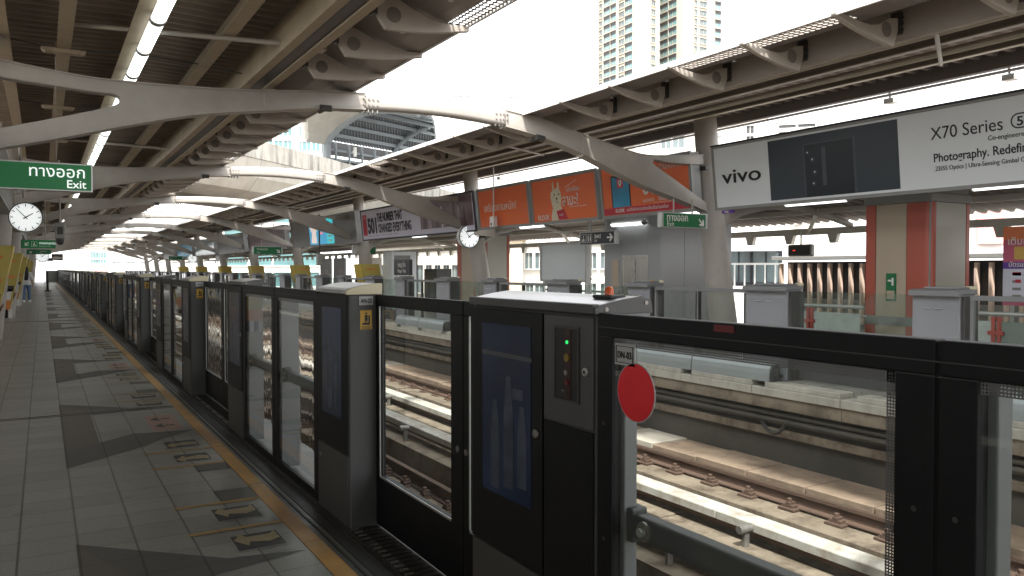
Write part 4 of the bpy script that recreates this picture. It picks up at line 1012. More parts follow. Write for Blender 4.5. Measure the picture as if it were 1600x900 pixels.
tx(t, o, 'Photography. Redefined.', .155, 'dark_ink', 6.22, 2.885, xs=.86, bold=.002)
tx(t, o, 'ZEISS Optics | Ultra-Sensing Gimbal Camera', .082, 'dark_ink', 6.2, 2.77, xs=.86)
p = MB().box(-.03, 9.74 - a, -.055, .02, 9.99 - a, -.004).build('owner_plate', M['purple'], t)
tx(p, (a, b), 'VGI', .045, 'pale_ink', 9.93, 2.453, xs=1.3, dx=-.0315, bold=.001)

def orange(y0, y1, lab):
    t, a, b = board('orange_poster', y0, y1, 2.52, 3.6, 'bb_orange', 'bb_frame', lab, fw=.07); return t, (a, b)
t, o = orange(16.2, 18.78, 'orange poster beside the far steel column, only a line of white Thai writing')
tx(t, o, 'เครียดงานหนัก?', .27, 'pale_ink', 18.45, 2.98, xs=.98)
t, o = orange(13.48, 16.1, 'orange poster with a cream fleecy animal in a red bib')
tx(t, o, 'KLOOK', .16, 'pale_ink', 15.86, 2.63, xs=.88, bold=.002)
an_ = MB()
n_ = [(15.30, 2.595), (15.28, 2.72), (15.2, 2.88), (15.24, 3.0), (15.27, 3.1), (15.25, 3.22), (15.17, 3.27), (15.17, 3.42), (15.135, 3.47), (15.1, 3.30), (14.98, 3.31), (14.95, 3.46), (14.91, 3.43), (14.9, 3.27), (14.85, 3.2), (14.84, 3.05), (14.88, 2.92), (14.82, 2.8), (14.72, 2.72), (14.66, 2.595)]
an_.prism([(y - o[0], z - o[1]) for y, z in n_], 'X', -.008, -.004)
L_ = an_.build('animal_picture', M['llama'], t)
q = MB(); 
for y, z, r in ((15.10, 3.17, .022), (14.93, 3.17, .022), (15.02, 3.08, .03), (15.02, 3.0, .02)): q.disc((-.0095, y - o[0], z - o[1]), 'X', r, .0014, 12)
q.build('animal_face', M['dark_ink'], L_)
q = MB(); q.prism([(y - o[0], z - o[1]) for y, z in ((15.07, 2.8), (14.77, 2.84), (14.64, 2.6), (15.0, 2.6))], 'X', -.0095, -.008); bib = q.build('bib_picture', M['bb_red'], L_)
tx(bib, o, 'KLOOK', .06, 'pale_ink', 14.96, 2.69, xs=.8, dx=-.0105)
tx(t, o, 'อย่างนี้ต้อง', .13, 'pale_ink', 14.62, 3.2, xs=.85)
tx(t, o, 'ลามะ?', .36, 'pale_ink', 14.82, 2.9, xs=.78, bold=.002)
q = MB(); q.prism([(y - o[0], z - o[1]) for y, z in ((14.65, 3.3), (14.2, 3.43), (14.2, 3.44), (14.65, 3.31))], 'X', -.007, -.005); q.box(-.007, 14.55 - o[0], 2.855 - o[1], -.005, 13.9 - o[0], 2.865 - o[1]); q.build('accent_line', M['pale_ink'], t)
t, o = orange(10.68, 13.38, 'orange poster with a phone picture and a big 60 behind the steel fork')
flat(t, o, 'red_band', 'bb_red', 10.755, 13.305, 2.595, 2.73, -.006)
tx(t, o, 'KLOOK', .1, 'pale_ink', 12.93, 2.635, xs=.85, bold=.002); tx(t, o, 'แอปดีลกิจกรรมท่องเที่ยวชั้นนำของโลก', .088, 'pale_ink', 12.58, 2.64, xs=.92)
p = flat(t, o, 'phone_picture', 'dark_ink', 12.42, 13.02, 2.735, 3.37, -.008)
flat(p, o, 'phone_screen', 'bb_blue', 12.455, 12.985, 2.735, 3.34, -.0095, .0015)
flat(p, o, 'app_badge', 'bb_red', 12.63, 12.82, 3.12, 3.3, -.0105, .001)
q = MB(); q.disc((-.0115, 12.725 - o[0], 3.225 - o[1]), 'X', .055, .001, 16); q.prism([(y - o[0], z - o[1]) for y, z in ((12.775, 3.2), (12.675, 3.2), (12.725, 3.135))], 'X', -.0115, -.0105); bd = q.build('badge_pin', M['pale_ink'], p)
tx(bd, o, 'K', .075, 'dark_ink', 12.725, 3.2, 'CENTER', dx=-.0125, bold=.001)
flat(p, o, 'phone_notch', 'dark_ink', 12.58, 12.86, 3.31, 3.342, -.0108, .001)
tx(t, o, 'สแกนเลย!', .125, 'pale_ink', 13.02, 3.41, xs=.85)
tx(t, o, '60%', .5, 'pale_ink', 12.06, 2.93, xs=.82, bold=.004)
tx(t, o, 'และอีกกว่า', .095, 'pale_ink', 12.06, 2.785, xs=.85); tx(t, o, '100,000+ ดีล', .125, 'pale_ink', 11.62, 2.79, xs=.86, bold=.001)
tx(t, o, 'ส่วนลดเที่ยว', .15, 'pale_ink', 11.55, 3.36, xs=.9)
flat(t, o, 'accent_line', 'pale_ink', 11.2, 11.75, 2.755, 2.762, -.0065)
# lilac poster
t, a, b = board('lilac_poster', 18.98, 27.75, 2.5, 3.6, 'bb_lilac', 'bb_dark', 'long lilac poster reading THE NUMBER THAT CHANGED EVERYTHING'); o = (a, b)
flat(t, o, 'side_tab', 'bb_red', 27.2, 27.6, 2.68, 3.42, -.006)
tx(t, o, "L\nE\nV\nI'\nS", .15, 'pale_ink', 27.4, 3.28, 'CENTER', xs=1.6, dx=-.0085)
tx(t, o, '501', .72, 'dark_ink', 27.12, 2.76, xs=.9, bold=.03)
tx(t, o, 'THE NUMBER THAT', .4, 'dark_ink', 26.15, 3.12, xs=.62, bold=.014); tx(t, o, 'CHANGED EVERYTHING', .4, 'dark_ink', 26.1, 2.75, xs=.64, bold=.014)
tx(t, o, '• • •  •  • • •   •  • •   •  • • •   • • •', .1, 'dark_ink', 27.1, 2.62, xs=2.0)
flat(t, o, 'photo_panel', 'bb_mauve', 19.1, 22.55, 2.68, 3.55, -.006)
q = MB()
for y, z, w, h in ((22.1, 2.7, .25, .62), (21.2, 2.72, .3, .7), (20.1, 2.75, .22, .75), (19.5, 2.7, .2, .5)):
    q = MB(); q.prism([(y - a, z - b), (y + w - a, z - b), (y + w * .8 - a, z + h * .5 - b), (y + w * .9 - a, z + h * .8 - b), (y + w * .55 - a, z + h - b), (y + w * .2 - a, z + h * .85 - b), (y + w * .3 - a, z + h * .5 - b)], 'X', -.0085, -.006); q.build('photo_figure', M['bb_mauve2'], t)
q = MB()
for y, z, w, h in ((21.75, 2.7, .3, .45), (20.75, 2.75, .28, .5), (19.85, 2.75, .2, .55)):
    q = MB(); q.prism([(y - a, z - b), (y + w - a, z - b), (y + w * .7 - a, z + h - b), (y + w * .2 - a, z + h * .8 - b)], 'X', -.0082, -.006); q.build('photo_figure', M['bb_mauve3'], t)
flat(t, o, 'photo_divider', 'bb_lilac', 20.98, 21.06, 2.68, 3.3, -.0088); flat(t, o, 'photo_footer', 'bb_lilac', 19.8, 22.5, 2.6, 2.7, -.0088)
# grey boards and the bright blue poster further along
t, a, b = board('grey_billboard', 28.3, 37.0, 2.45, 3.65, 'bb_grey', 'bb_frame', 'blank grey hanging board with a bright blue picture in its middle'); o = (a, b)
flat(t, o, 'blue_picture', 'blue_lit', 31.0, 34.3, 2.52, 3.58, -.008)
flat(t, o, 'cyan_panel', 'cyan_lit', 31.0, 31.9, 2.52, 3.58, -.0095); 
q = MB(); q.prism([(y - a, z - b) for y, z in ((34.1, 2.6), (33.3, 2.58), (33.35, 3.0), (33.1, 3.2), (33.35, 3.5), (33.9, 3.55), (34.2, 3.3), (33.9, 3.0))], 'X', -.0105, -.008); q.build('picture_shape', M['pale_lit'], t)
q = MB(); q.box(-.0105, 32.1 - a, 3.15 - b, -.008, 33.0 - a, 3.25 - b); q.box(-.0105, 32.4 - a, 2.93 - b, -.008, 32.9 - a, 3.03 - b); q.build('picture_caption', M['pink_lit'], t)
q = MB()
for z in (2.62, 2.8, 2.95, 3.1): q.box(-.011, 31.2 - a, z - b, -.0095, 31.75 - a, z + .06 - b)
q.build('picture_text', M['pale_ink'], t)
for i, (y0, y1, f, lab) in enumerate(((38.3, 46, 'bb_mauve', 'dark brownish hanging poster beyond the blue picture'), (47.3, 55.2, 'bb_grey', 'blank grey hanging board fifth along the far columns'), (56.5, 64.5, 'window_teal', 'teal hanging board far along the columns'), (65.7, 73.5, 'bb_blue', 'small blue hanging board far along the columns'), (75, 83, 'bb_grey', 'last small grey hanging board along the far columns'))):
    board('grey_billboard' if f == 'bb_grey' else 'hanging_poster', y0, y1, 2.45, 3.6, f, 'bb_frame', lab)
# near-side boards between the left columns, seen edge-on
for k, (y0, y1) in enumerate(((11.2, 19.3), (20.5, 28.6), (29.7, 37.8))):
    t = thing('hanging_board', ['grey hanging board between the left columns at the photo edge', 'grey hanging board second along the left columns', 'grey hanging board third along the left columns'][k], 'billboard', (-.62, (y0 + y1) / 2, 2.6), group='hanging boards between the near columns')
    h = (y1 - y0) / 2
    MB().box(-.1, -h, 0, .1, h, 1.0).build('casing', M['bb_frame'], t, bevel=.01); MB().box(.101, -h + .06, .06, .106, h - .06, .94).build('poster', M['bb_grey'], t)
    q = MB()
    for y in (-h * .6, h * .6): q.tube([(0, y, 1.0), (0, y, 1.62)], .02, 6)
    q.build('hanger', M['steel'], t)

# ------------------------------------------------------------------ signs and clocks
def plate_arrow(mb, c, s, ang, u=(1, 0, 0), face=-1, y=0.):
    """arrow pictogram in local XZ centred at c, size s, pointing along ang (deg)"""
    pts = [(-.5, -.09), (.1, -.09), (-.12, -.32), (.04, -.42), (.5, 0), (.04, .42), (-.12, .32), (.1, .09), (-.5, .09)]
    ca, sa = math.cos(R(ang)), math.sin(R(ang))
    mb.prism([(c[0] + s * (x * ca - z * sa), c[1] + s * (x * sa + z * ca)) for x, z in pts], 'Y', y, y + .002)
t = thing('exit_sign', 'large lit green exit sign hanging over the near platform', 'sign', (-.36, 9.3, 2.285))
MB().box(-.8, 0, 0, .82, .1, .285).build('casing', M['alu'], t, bevel=.004)
MB().box(-.785, -.004, .014, .806, .0, .271).build('panel', M['sign_green_lit'], t)
text('ทางออก', .155, M['sign_white'], t, (.76, -.007, .14), FY, 'RIGHT', xs=1.0, bold=.0008); text('Exit', .115, M['sign_white'], t, (.76, -.007, .035), FY, 'RIGHT', xs=1.0, bold=.001)
q = MB(); q.tube([(-.5, .05, .285), (-.5, .05, 1.5)], .02, 8); q.tube([(.5, .05, .285), (.5, .05, 1.5)], .0012, 6); q.build('hanger', M['steel'], t)
def make_clock(label, d, loc, rz=0.):
    t = thing('station_clock', label, 'clock', loc, rz, 'round white station clocks')
    r = d / 2
    MB().disc((0, -.05, 0), 'Y', r, .16, 48).build('drum', M['tube_off'], t, bevel=.012)
    f = MB().disc((0, -.056, 0), 'Y', r * .94, .006, 48).build('face', M['clock_face'], t)
    rg = MB(); n = 48
    for k in range(n):
        a0, a1 = 2 * math.pi * k / n, 2 * math.pi * (k + 1) / n
        rg.prism([(r * math.cos(a0), r * math.sin(a0)), (r * math.cos(a1), r * math.sin(a1)), (r * .93 * math.cos(a1), r * .93 * math.sin(a1)), (r * .93 * math.cos(a0), r * .93 * math.sin(a0))], 'Y', -.066, -.05)
    rg.build('rim', M['dark_steel'], t)
    m = MB()
    for k in range(60):
        an2 = 2 * math.pi * k / 60; L, w = (.2, .022) if k % 5 == 0 else (.07, .008)
        ca, sa = math.cos(an2), math.sin(an2); ro, ri = r * .9, r * (.9 - L)
        m.prism([(ro * ca - w * r * sa * 1.2, ro * sa + w * r * ca * 1.2), (ro * ca + w * r * sa * 1.2, ro * sa - w * r * ca * 1.2), (ri * ca + w * r * sa * 1.2, ri * sa - w * r * ca * 1.2), (ri * ca - w * r * sa * 1.2, ri * sa + w * r * ca * 1.2)], 'Y', -.0585, -.0565)
    m.build('dial_marking', M['dark_ink'], f)
    for nm, ang, L, w, y in (('hour_hand', 90 - 56.5, .52, .04, -.0615), ('minute_hand', 90 + 42, .82, .028, -.0645)):
        ca, sa = math.cos(R(ang)), math.sin(R(ang)); w *= r; b0 = -.16 * r; L *= r
        MB().prism([(b0 * ca - w * sa, b0 * sa + w * ca), (b0 * ca + w * sa, b0 * sa - w * ca), (L * ca + w * .7 * sa, L * sa - w * .7 * ca), (L * ca - w * .7 * sa, L * sa + w * .7 * ca)], 'Y', y, y + .0025).build(nm, M['dark_ink'], f)
    return t
make_clock('round white lit clock above the near platform, below the exit sign', .54, (-.245, 17, 2.43))
ck = MB(); ck.tube([(-.02, 0, .35), (-.1, 0, 1.6)], .025, 8); o_ = ck.build('clock_hanger', M['steel'], [o for o in COL.objects if o.name == 'station_clock'][0])
make_clock('round white lit clock by the far column with the brown casing', .63, (10.12, 19.6, 2.385))
q = MB(); q.tube([(.3, .05, 0), (.55, .05, 0)], .03, 8); q.build('clock_arm', M['dark_steel'], [o for o in COL.objects if o.name == 'station_clock.001'][0])
make_clock('tiny round clock far along the opposite platform', .7, (10.05, 66, 2.3))
make_clock('tiny clock far along the near platform under the green signs', .7, (.02, 52, 2.2))
def hang_sign(name, label, cx, y, z, w, h, body, deco, rz=0., drop=1.5, end='alu'):
    t = thing(name, label, 'sign', (cx, y, z), rz, 'hanging direction signs')
    MB().box(-w / 2, 0, 0, w / 2, .1, h).build('casing', M[end], t, bevel=.004)
    MB().box(-w / 2 + .05, -.005, .015, w / 2 - .05, .0, h - .015).build('panel', M[body], t)
    q = MB()
    for x in (-w * .2, w * .2): q.tube([(x, .05, h), (x, .05, h + drop)], .014, 6)
    q.build('hanger', M['steel'], t)
    deco(t); return t
def d1(t):
    text('ทางออก', .17, M['pale_ink'], t, (-.42, -.008, .115), FY, 'LEFT', xs=.88, bold=.002); text('Exit', .105, M['pale_ink'], t, (-.41, -.008, .03), FY, 'LEFT')
    m = MB(); plate_arrow(m, (.38, .1), .17, -45, y=-.008); m.build('arrow', M['pale_ink'], t)
hang_sign('exit_sign', 'green exit sign with arrow on the leaning far column', 9.58, 10.42, 2.205, 1.06, .255, 'sign_green', d1, drop=.25)
def d2(t):
    q = MB()
    for c in (-.5, -.27):
        for z0, z1, x0, x1 in ((.05, .058, c - .1, c + .1), (.232, .24, c - .1, c + .1), (.05, .24, c - .1, c - .092), (.05, .24, c + .092, c + .1)): q.box(x0, -.008, z0, x1, -.006, z1)
    q.disc((-.5, -.008, .195), 'Y', .018, .002, 12); q.box(-.512, -.008, .11, -.492, -.006, .175); q.box(-.512, -.008, .11, -.45, -.006, .125); q.box(-.465, -.008, .075, -.45, -.006, .12); q.disc((-.52, -.008, .1), 'Y', .03, .002, 14)
    for x in (-.31, -.23): q.disc((x, -.008, .2), 'Y', .015, .002, 10); q.box(x - .018, -.008, .08, x + .018, -.006, .18)
    plate_arrow(q, (.5, .145), .22, 0, y=-.008); q.build('pictogram', M['pale_ink'], t)
    text('ลิฟต์', .12, M['pale_ink'], t, (-.08, -.008, .14), FY, 'LEFT', xs=1.1, bold=.002); text('Lift', .08, M['pale_ink'], t, (-.08, -.008, .06), FY, 'LEFT')
hang_sign('lift_sign', 'black lift sign with white pictograms left of the grey lift shaft', 10.8, 14.62, 2.05, 1.36, .29, 'sign_black', d2, R(-90), .5)
def d3(t):
    m = MB(); plate_arrow(m, (-.28, .115), .14, -135, y=-.008)
    for z0, z1, x0, x1 in ((.045, .052, -.17, -.03), (.178, .185, -.17, -.03), (.045, .185, -.17, -.163), (.045, .185, -.037, -.03)): m.box(x0, -.008, z0, x1, -.006, z1)
    m.disc((-.1, -.008, .15), 'Y', .016, .002, 10); m.prism([(-.13, .06), (-.11, .06), (-.095, .09), (-.07, .06), (-.055, .07), (-.085, .11), (-.085, .135), (-.115, .135), (-.13, .1)], 'Y', -.008, -.006); m.build('pictogram', M['pale_ink'], t)
    text('ทางออกฉุกเฉิน', .085, M['sign_white'], t, (.02, -.008, .115), FY, 'LEFT', xs=.78); text('Emergency Exit', .055, M['pale_ink'], t, (.02, -.008, .045), FY, 'LEFT', xs=.8)
hang_sign('emergency_exit_sign', 'small green emergency exit sign beyond the near clock', -.08, 26, 2.075, .84, .23, 'sign_green_lit', d3, drop=1.8, end='sign_green')
def d4(t):
    m = MB(); plate_arrow(m, (-.3, .09), .13, -135, y=-.008); m.build('arrow', M['pale_ink'], t); text('ทางออก', .08, M['pale_ink'], t, (.05, -.008, .1), FY, xs=.9); text('Exit', .06, M['pale_ink'], t, (.05, -.008, .03), FY)
hang_sign('exit_sign', 'dim green exit sign further along, below the emergency exit sign', -.12, 41, 2.14, .95, .21, 'sign_green', d4, drop=1.8, end='sign_green')
hang_sign('information_sign', 'dark hanging sign under the far end of the near roof', .22, 58, 1.98, .8, .2, 'sign_black', lambda t: None, drop=2)
def d5(t):
    text('ทางออก', .16, M['pale_ink'], t, (-.5, -.008, .19), FY, xs=.95); text('Exit', .1, M['pale_ink'], t, (-.5, -.008, .06), FY)
    m = MB(); plate_arrow(m, (.48, .16), .22, -45, y=-.008); m.build('arrow', M['pale_ink'], t)
hang_sign('exit_sign', 'green exit sign in front of the grey hanging boards, middle distance', 9.0, 37.6, 2.16, 1.35, .36, 'sign_green', d5, drop=1.2)

hang_sign('exit_sign', 'tiny green exit sign far along the opposite platform', 9.6, 71, 2.25, 1.3, .3, 'sign_green', d5, drop=1.2)
hang_sign('information_sign', 'dark hanging sign on the far platform below the teal boards', 10.6, 58.5, 2.1, 2.2, .5, 'sign_black', lambda t: None, R(-90), .6)
t = thing('exit_sign', 'narrow green exit sign seen nearly edge-on, left of the blank pale pillar board', 'sign', (10.9, 29.9, 2.06))
MB().box(-.5, 0, 0, .45, .14, .36).build('casing', M['alu'], t, bevel=.004); MB().box(-.3, -.006, .02, .43, 0, .34).build('panel', M['sign_green'], t)
# camera, speaker and casing on the near side
t = thing('camera_box', 'grey camera and speaker box hanging near the near clock', 'camera', (.38, 22, 2.1))
MB().box(-.11, -.1, .12, .11, .1, .5).build('housing', M['bb_frame'], t, bevel=.02); q = MB(); q.box(-.06, -.105, .22, .06, -.1, .4); q.build('grille', M['dark_steel'], t)
MB().tube([(0, 0, .12), (0, 0, .05), (0, 0, 0), (0, 0, -.03)], [.09, .09, .07, .02], 14).build('dome', M['dark_steel'], t, smooth=True); MB().tube([(0, 0, .5), (0, 0, 2.0)], .02, 6).build('hanger', M['steel'], t)
t = thing('display_screen', 'dark landscape display hanging at the far end of the near roof', 'display', (.86, 60, 2.05))
MB().box(-.33, 0, 0, .33, .1, .42).build('casing', M['bb_mauve2'], t, bevel=.01); q = MB(); q.prism([(-.3, .05), (.3, .12), (.3, .2), (-.1, .25), (-.3, .2)], 'Y', -.004, 0); q.build('picture', M['purlin_pale'], t); MB().tube([(0, .05, .42), (0, .05, 2)], .02, 6).build('hanger', M['steel'], t)
# casing, rod and camera on the far second column
t = thing('column_casing', 'brown sheet casing around the far column behind the white rod', 'casing', (10.55, 19.95, 2.42))
MB().prism([(-.28, .0), (.42, -.02), (.3, .66), (-.36, .66)], 'Y', -.42, .3).build('shell', M['bracket'], t, bevel=.01)
q = MB(); q.box(-.34, -.43, .28, .42, -.4, .3); q.build('joint_strip', M['dark_steel'], t)
t = thing('hanging_camera', 'white camera box on a thin rod before the brown column casing', 'camera', (9.85, 17.7, 2.68))
MB().tube([(0, 0, .1), (0, 0, 1.45)], .018, 8).build('rod', M['alu'], t); MB().box(-.06, -.1, -.12, .06, .1, .14).build('housing', M['tube_off'], t, bevel=.012); MB().disc((-.07, 0, -.05), 'X', .03, .01, 14).build('lens', M['dark_ink'], t)
t = thing('hanging_speaker', 'grey speaker on a thin rod before the blank pale pillar board', 'speaker', (8.9, 29.3, 1.62))
MB().tube([(0, 0, .4), (0, 0, 1.9)], .03, 8).build('rod', M['dark_steel'], t); MB().box(-.1, -.1, 0, .1, .1, .45).build('housing', M['bb_frame'], t, bevel=.02)

# ------------------------------------------------------------------ yellow boards round the columns
def yellow_board(side, label, y, z0, z1):
    t = thing('column_board', label, 'advert board', (0, y, 0), group='yellow advert boards round the columns')
    def xc(z): return (10.92 - .145 * z) if side else (-.86 + .2 * (z - 2.0))
    w = .36; d = .42
    def ring_(z): x = xc(z); return [(x - w, -d, z), (x + w, -d, z), (x + w, d, z), (x - w, d, z)]
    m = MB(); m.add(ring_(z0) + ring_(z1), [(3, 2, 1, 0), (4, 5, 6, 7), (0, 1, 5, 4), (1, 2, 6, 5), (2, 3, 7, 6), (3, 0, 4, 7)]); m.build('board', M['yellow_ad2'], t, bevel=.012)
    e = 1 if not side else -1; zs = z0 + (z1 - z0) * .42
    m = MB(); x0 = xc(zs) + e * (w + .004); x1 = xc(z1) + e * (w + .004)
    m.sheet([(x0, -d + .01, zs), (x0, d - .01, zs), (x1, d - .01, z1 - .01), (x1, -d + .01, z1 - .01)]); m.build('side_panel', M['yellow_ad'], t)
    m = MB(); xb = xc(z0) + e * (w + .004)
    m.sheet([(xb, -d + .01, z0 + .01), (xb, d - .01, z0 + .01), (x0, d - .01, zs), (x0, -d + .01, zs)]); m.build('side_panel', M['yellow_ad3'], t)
    def fs(u0, u1, v0, v1, mm, nm):
        za, zb = z0 + (z1 - z0) * v0, z0 + (z1 - z0) * v1; m = MB()
        m.sheet([(xc(za) - w + 2 * w * u0, -d - .005, za), (xc(za) - w + 2 * w * u1, -d - .005, za), (xc(zb) - w + 2 * w * u1, -d - .005, zb), (xc(zb) - w + 2 * w * u0, -d - .005, zb)]); m.build(nm, M[mm], t)
    fs(.03, .97, .0, .16, 'ad_orange', 'lower_panel')
    fs(.2, .8, .84, .88, 'ad_orange', 'caption'); fs(.3, .9, .55, .6, 'ad_orange', 'caption'); fs(.62, .92, .17, .36, 'yellow_ad3', 'portrait_face')
    fs(.58, .95, .32, .42, 'dark_ink', 'portrait_hair')
    fs(.66, .75, .25, .36, 'skin', 'portrait_skin')
    if not side:
        m = MB(); m.sheet([(xb + e * .003, -d + .1, z0 + .15), (xb + e * .003, d - .1, z0 + .05), (x0 - e * .02 + e * .02, d - .1, zs - .1), (x0 + e * .003, -d + .1, zs - .25)]); m.build('side_picture', M['ad_orange'], t)
        q = MB()
        for i in range(4): x = xc(.2) - w + .04 + i * 2 * w / 3.4; q.box(x, -d + .04, 0, x + .09, d - .04, z0)
        q.build('foot_slat', M['yellow_ad3'], t); MB().box(xc(.1) - w + .05, -d + .07, 0, xc(.1) + w - .05, d - .07, z0 - .01).build('plinth', M['black_matt'], t)
    else: MB().box(xc(.1) - w + .1, -d + .1, 0, xc(.1) + w - .1, d - .1, z0).build('plinth', M['bb_frame'], t)
for k in (1, 2, 3, 4, 5, 6):
    yellow_board(0, 'leaning yellow board round the near column, %s along the left side' % ORD[k - 1] if k < 5 else 'small yellow board far along the near columns', YF0 + DF * k, .26, 1.98)
for k in (2, 3, 4, 5, 6, 7):
    yellow_board(1, 'yellow board round a far column, %s' % {2: 'just left of the black station name board', 3: 'left of the blank pale pillar board', 4: 'under the dark brownish poster', 5: 'left of the middle-distance exit sign'}.get(k) if k < 6 else 'small yellow board far along the opposite columns', YF0 + DF * k, .26, 1.68)

# ------------------------------------------------------------------ far platform: clad columns, lift, boards, railings
def clad_column(label, x0, y0, x1, y1, cap=True, cabinet=True):
    t = thing('clad_column', label, 'column', (x0, y0, 0), group='orange and beige clad columns')
    W, D, H = x1 - x0, y1 - y0, 2.5
    MB().box(0.01, .01, 0, W - .01, D - .01, 2.9).build('core', M['bb_frame'], t)
    # track face (normal -X): orange, beige, orange(rounded corner); end face (normal -Y): grey, thin orange
    MB().box(-.01, D * .84, 0, .012, D, H).build('orange_panel', M['orange_clad'], t, bevel=.006)
    MB().box(-.006, D * .355, 0, .012, D * .83, H).build('beige_panel', M['beige_clad'], t, bevel=.004)
    r = .1
    arc = [(r - .01 - r * math.cos(a), r - .01 - r * math.sin(a)) for a in [math.pi / 2 * k / 8 for k in range(9)]]
    MB().prism([(.012, D * .345), (-.01, D * .345)] + arc + [(r + .02, -.01), (r + .02, .012)], 'Z', 0, H).build('orange_panel', M['orange_clad'], t, smooth=True)
    MB().box(r + .03, -.006, 0, W - .1, .012, H).build('grey_panel', M['grey_clad'], t, bevel=.004)
    MB().box(W - .09, -.01, 0, W, .012, H).build('orange_panel', M['orange_clad'], t, bevel=.006)
    MB().box(-.03, -.03, H, W + .03, D + .03, H + .15).build('cap', M['clad_cap'], t, bevel=.03)
    if cabinet:
        c = MB().box(-.03, D * .5, 1.0, -.006, D * .65, 1.43).build('extinguisher_sign', M['sign_green'], t, bevel=.004)
        q = MB(); q.box(-.032, D * .53, 1.24, -.03, D * .56, 1.36); q.box(-.032, D * .56, 1.3, -.03, D * .62, 1.33); q.disc((-.033, D * .575, 1.09), 'X', .02, .002, 10); q.build('pictogram', M['pale_ink'], c)
        MB().box(-.034, D * .515, 1.03, -.031, D * .635, 1.16).build('pictogram_panel', M['beige_clad'], c)
        MB().box(-.022, .02, .62, -.011, D, .76).build('cross_band', M['bb_frame'], t)
    return t
clad_column('orange and beige clad column with a green extinguisher sign, right of centre', 11.4, 7.12, 12.4, 8.2)
clad_column('orange and beige clad column behind the far round clock', 11.4, 21.1, 12.3, 22.85, True, False)
t = thing('lift_shaft', 'pale grey panelled lift shaft with a steel door behind the exit sign', 'lift', (11.4, 13.15, 0))
MB().box(.02, .02, 0, 2.1, 2.0, 3.2).build('core', M['shaft'], t)
for y0, y1 in ((0, .42), (1.32, 1.97)): MB().box(0, y0 + .004, 0, .02, y1 - .004, 3.2).build('wall_panel', M['shaft'], t, bevel=.003, seg=1)
MB().box(0, .424, 1.78, .02, 1.316, 3.2).build('wall_panel', M['shaft'], t, bevel=.003, seg=1)
for x0, x1 in ((0, .68), (.68, 1.36), (1.36, 2.1)): MB().box(x0 + .004, 0, 0, x1 - .004, .02, 3.2).build('wall_panel', M['shaft'], t, bevel=.003, seg=1)
d = MB().box(.012, .46, 0, .03, 1.24, 1.74).build('door', M['stainless'], t); MB().box(.008, .846, 0, .0115, .852, 1.74).build('door_gap', M['dark_ink'], d)
fr = MB(); fr.box(-.012, .40, 0, .02, .46, 1.8); fr.box(-.012, 1.24, 0, .02, 1.3, 1.8); fr.box(-.012, .46, 1.74, .02, 1.24, 1.8); fr.build('door_frame', M['stainless'], t, bevel=.003, seg=1)
MB().box(-.012, 1.42, 1.06, .0, 1.68, 1.7).build('notice_panel', M['beige_clad'], t, bevel=.003, seg=1); q = MB(); q.box(-.012, 1.4, .2, 0, 1.7, 1.0); q.build('vent_grille', M['bb_frame'], t)
MB().box(-.006, .2, 1.1, 0, .32, 1.26).build('yellow_sticker', M['sticker_yellow'], t)
LQ2 = make_batten('glowing tube lamp fixed high on the lift shaft above its door', 'tube', 1.15, 'lamps under the far outer roof'); LQ2.location = (11.3, 13.55, 2.5)
t = thing('blank_board', 'blank grey framed board standing left of the lift sign', 'board', (12, 17.75, 0))
MB().box(0, -1.05, 1.2, .08, 1.05, 2.15).build('panel', M['bb_white'], t); frame(-1.1, 1.1, 1.15, 2.18, -1.05, 1.05, 1.2, 2.14, -.03, .1).build('frame', M['alu'], t, bevel=.004)
q = MB()
for y in (-1.0, 1.0): q.box(.02, y - .03, 0, .08, y + .03, 1.15)
q.build('post', M['alu'], t)
t = thing('downpipe', 'white vertical pipe right of the blank grey board', 'pipe', (12.4, 17.1, 0)); MB().tube([(0, 0, 0), (0, 0, 2.8)], .06, 12).build('pipe', M['white_trim'], t, smooth=True)
q = MB()
for z in (1.2, 2.2): q.tube([(0, 0, z), (0, 0, z + .06)], .075, 12)
q.build('pipe_clip', M['bolt'], t)
t = thing('pillar_board', 'tall blank pale advert pillar left of the second yellow far board', 'board', (11.2, 27.9, 0)); MB().box(0, 0, 0, 1.0, .9, 2.15).build('case', M['bb_white'], t, bevel=.02); MB().box(.1, -.006, 1.3, .75, 0, 2.0).build('smudge_panel', M['bb_frame'], t); MB().box(1.0, .02, 0, 1.06, .88, 2.15).build('edge', M['dark_steel'], t)
t = thing('station_name_board', 'black station name board with white writing left of the far clock', 'sign', (10.9, 26.1, 1.1)); MB().box(-.05, -.72, .18, .05, .72, .72).build('panel', M['sign_black'], t, bevel=.01)
text('พญาไท', .24, M['pale_ink'], t, (-.053, 0, .46), FX, 'CENTER', bold=.002); text('Phaya Thai', .17, M['pale_ink'], t, (-.053, 0, .27), FX, 'CENTER', bold=.002)
q = MB()
for y in (-.6, .6): q.box(-.03, y - .03, -1.1, .03, y + .03, .18)
q.build('post', M['alu'], t)
t = thing('vending_cabinet', 'dark cabinet behind the black station name board', 'cabinet', (11.9, 26.0, 0)); MB().box(0, -.5, 0, .6, .5, 1.5).build('case', M['dark_steel'], t, bevel=.01); MB().box(-.008, -.4, .6, 0, .4, 1.35).build('window', M['window'], t)
for i, y in enumerate((36.5, 38.6)):
    t = thing('poster_stand', ['pale poster stand before the teal buildings, right one of the pair', 'pale poster stand before the teal buildings, left one of the pair'][i], 'poster stand', (12, y, 0), group='pale poster stands on the far platform'); MB().box(0, -.8, .4, .1, .8, 2.0).build('panel', M['bb_grey'], t, bevel=.01); q = MB(); q.box(-.004, -.6, .9, 0, .0, 1.5); q.build('picture', M['bb_mauve3'], t); q = MB(); q.box(.02, -.7, 0, .08, -.6, .4); q.box(.02, .6, 0, .08, .7, .4); q.build('leg', M['alu'], t)
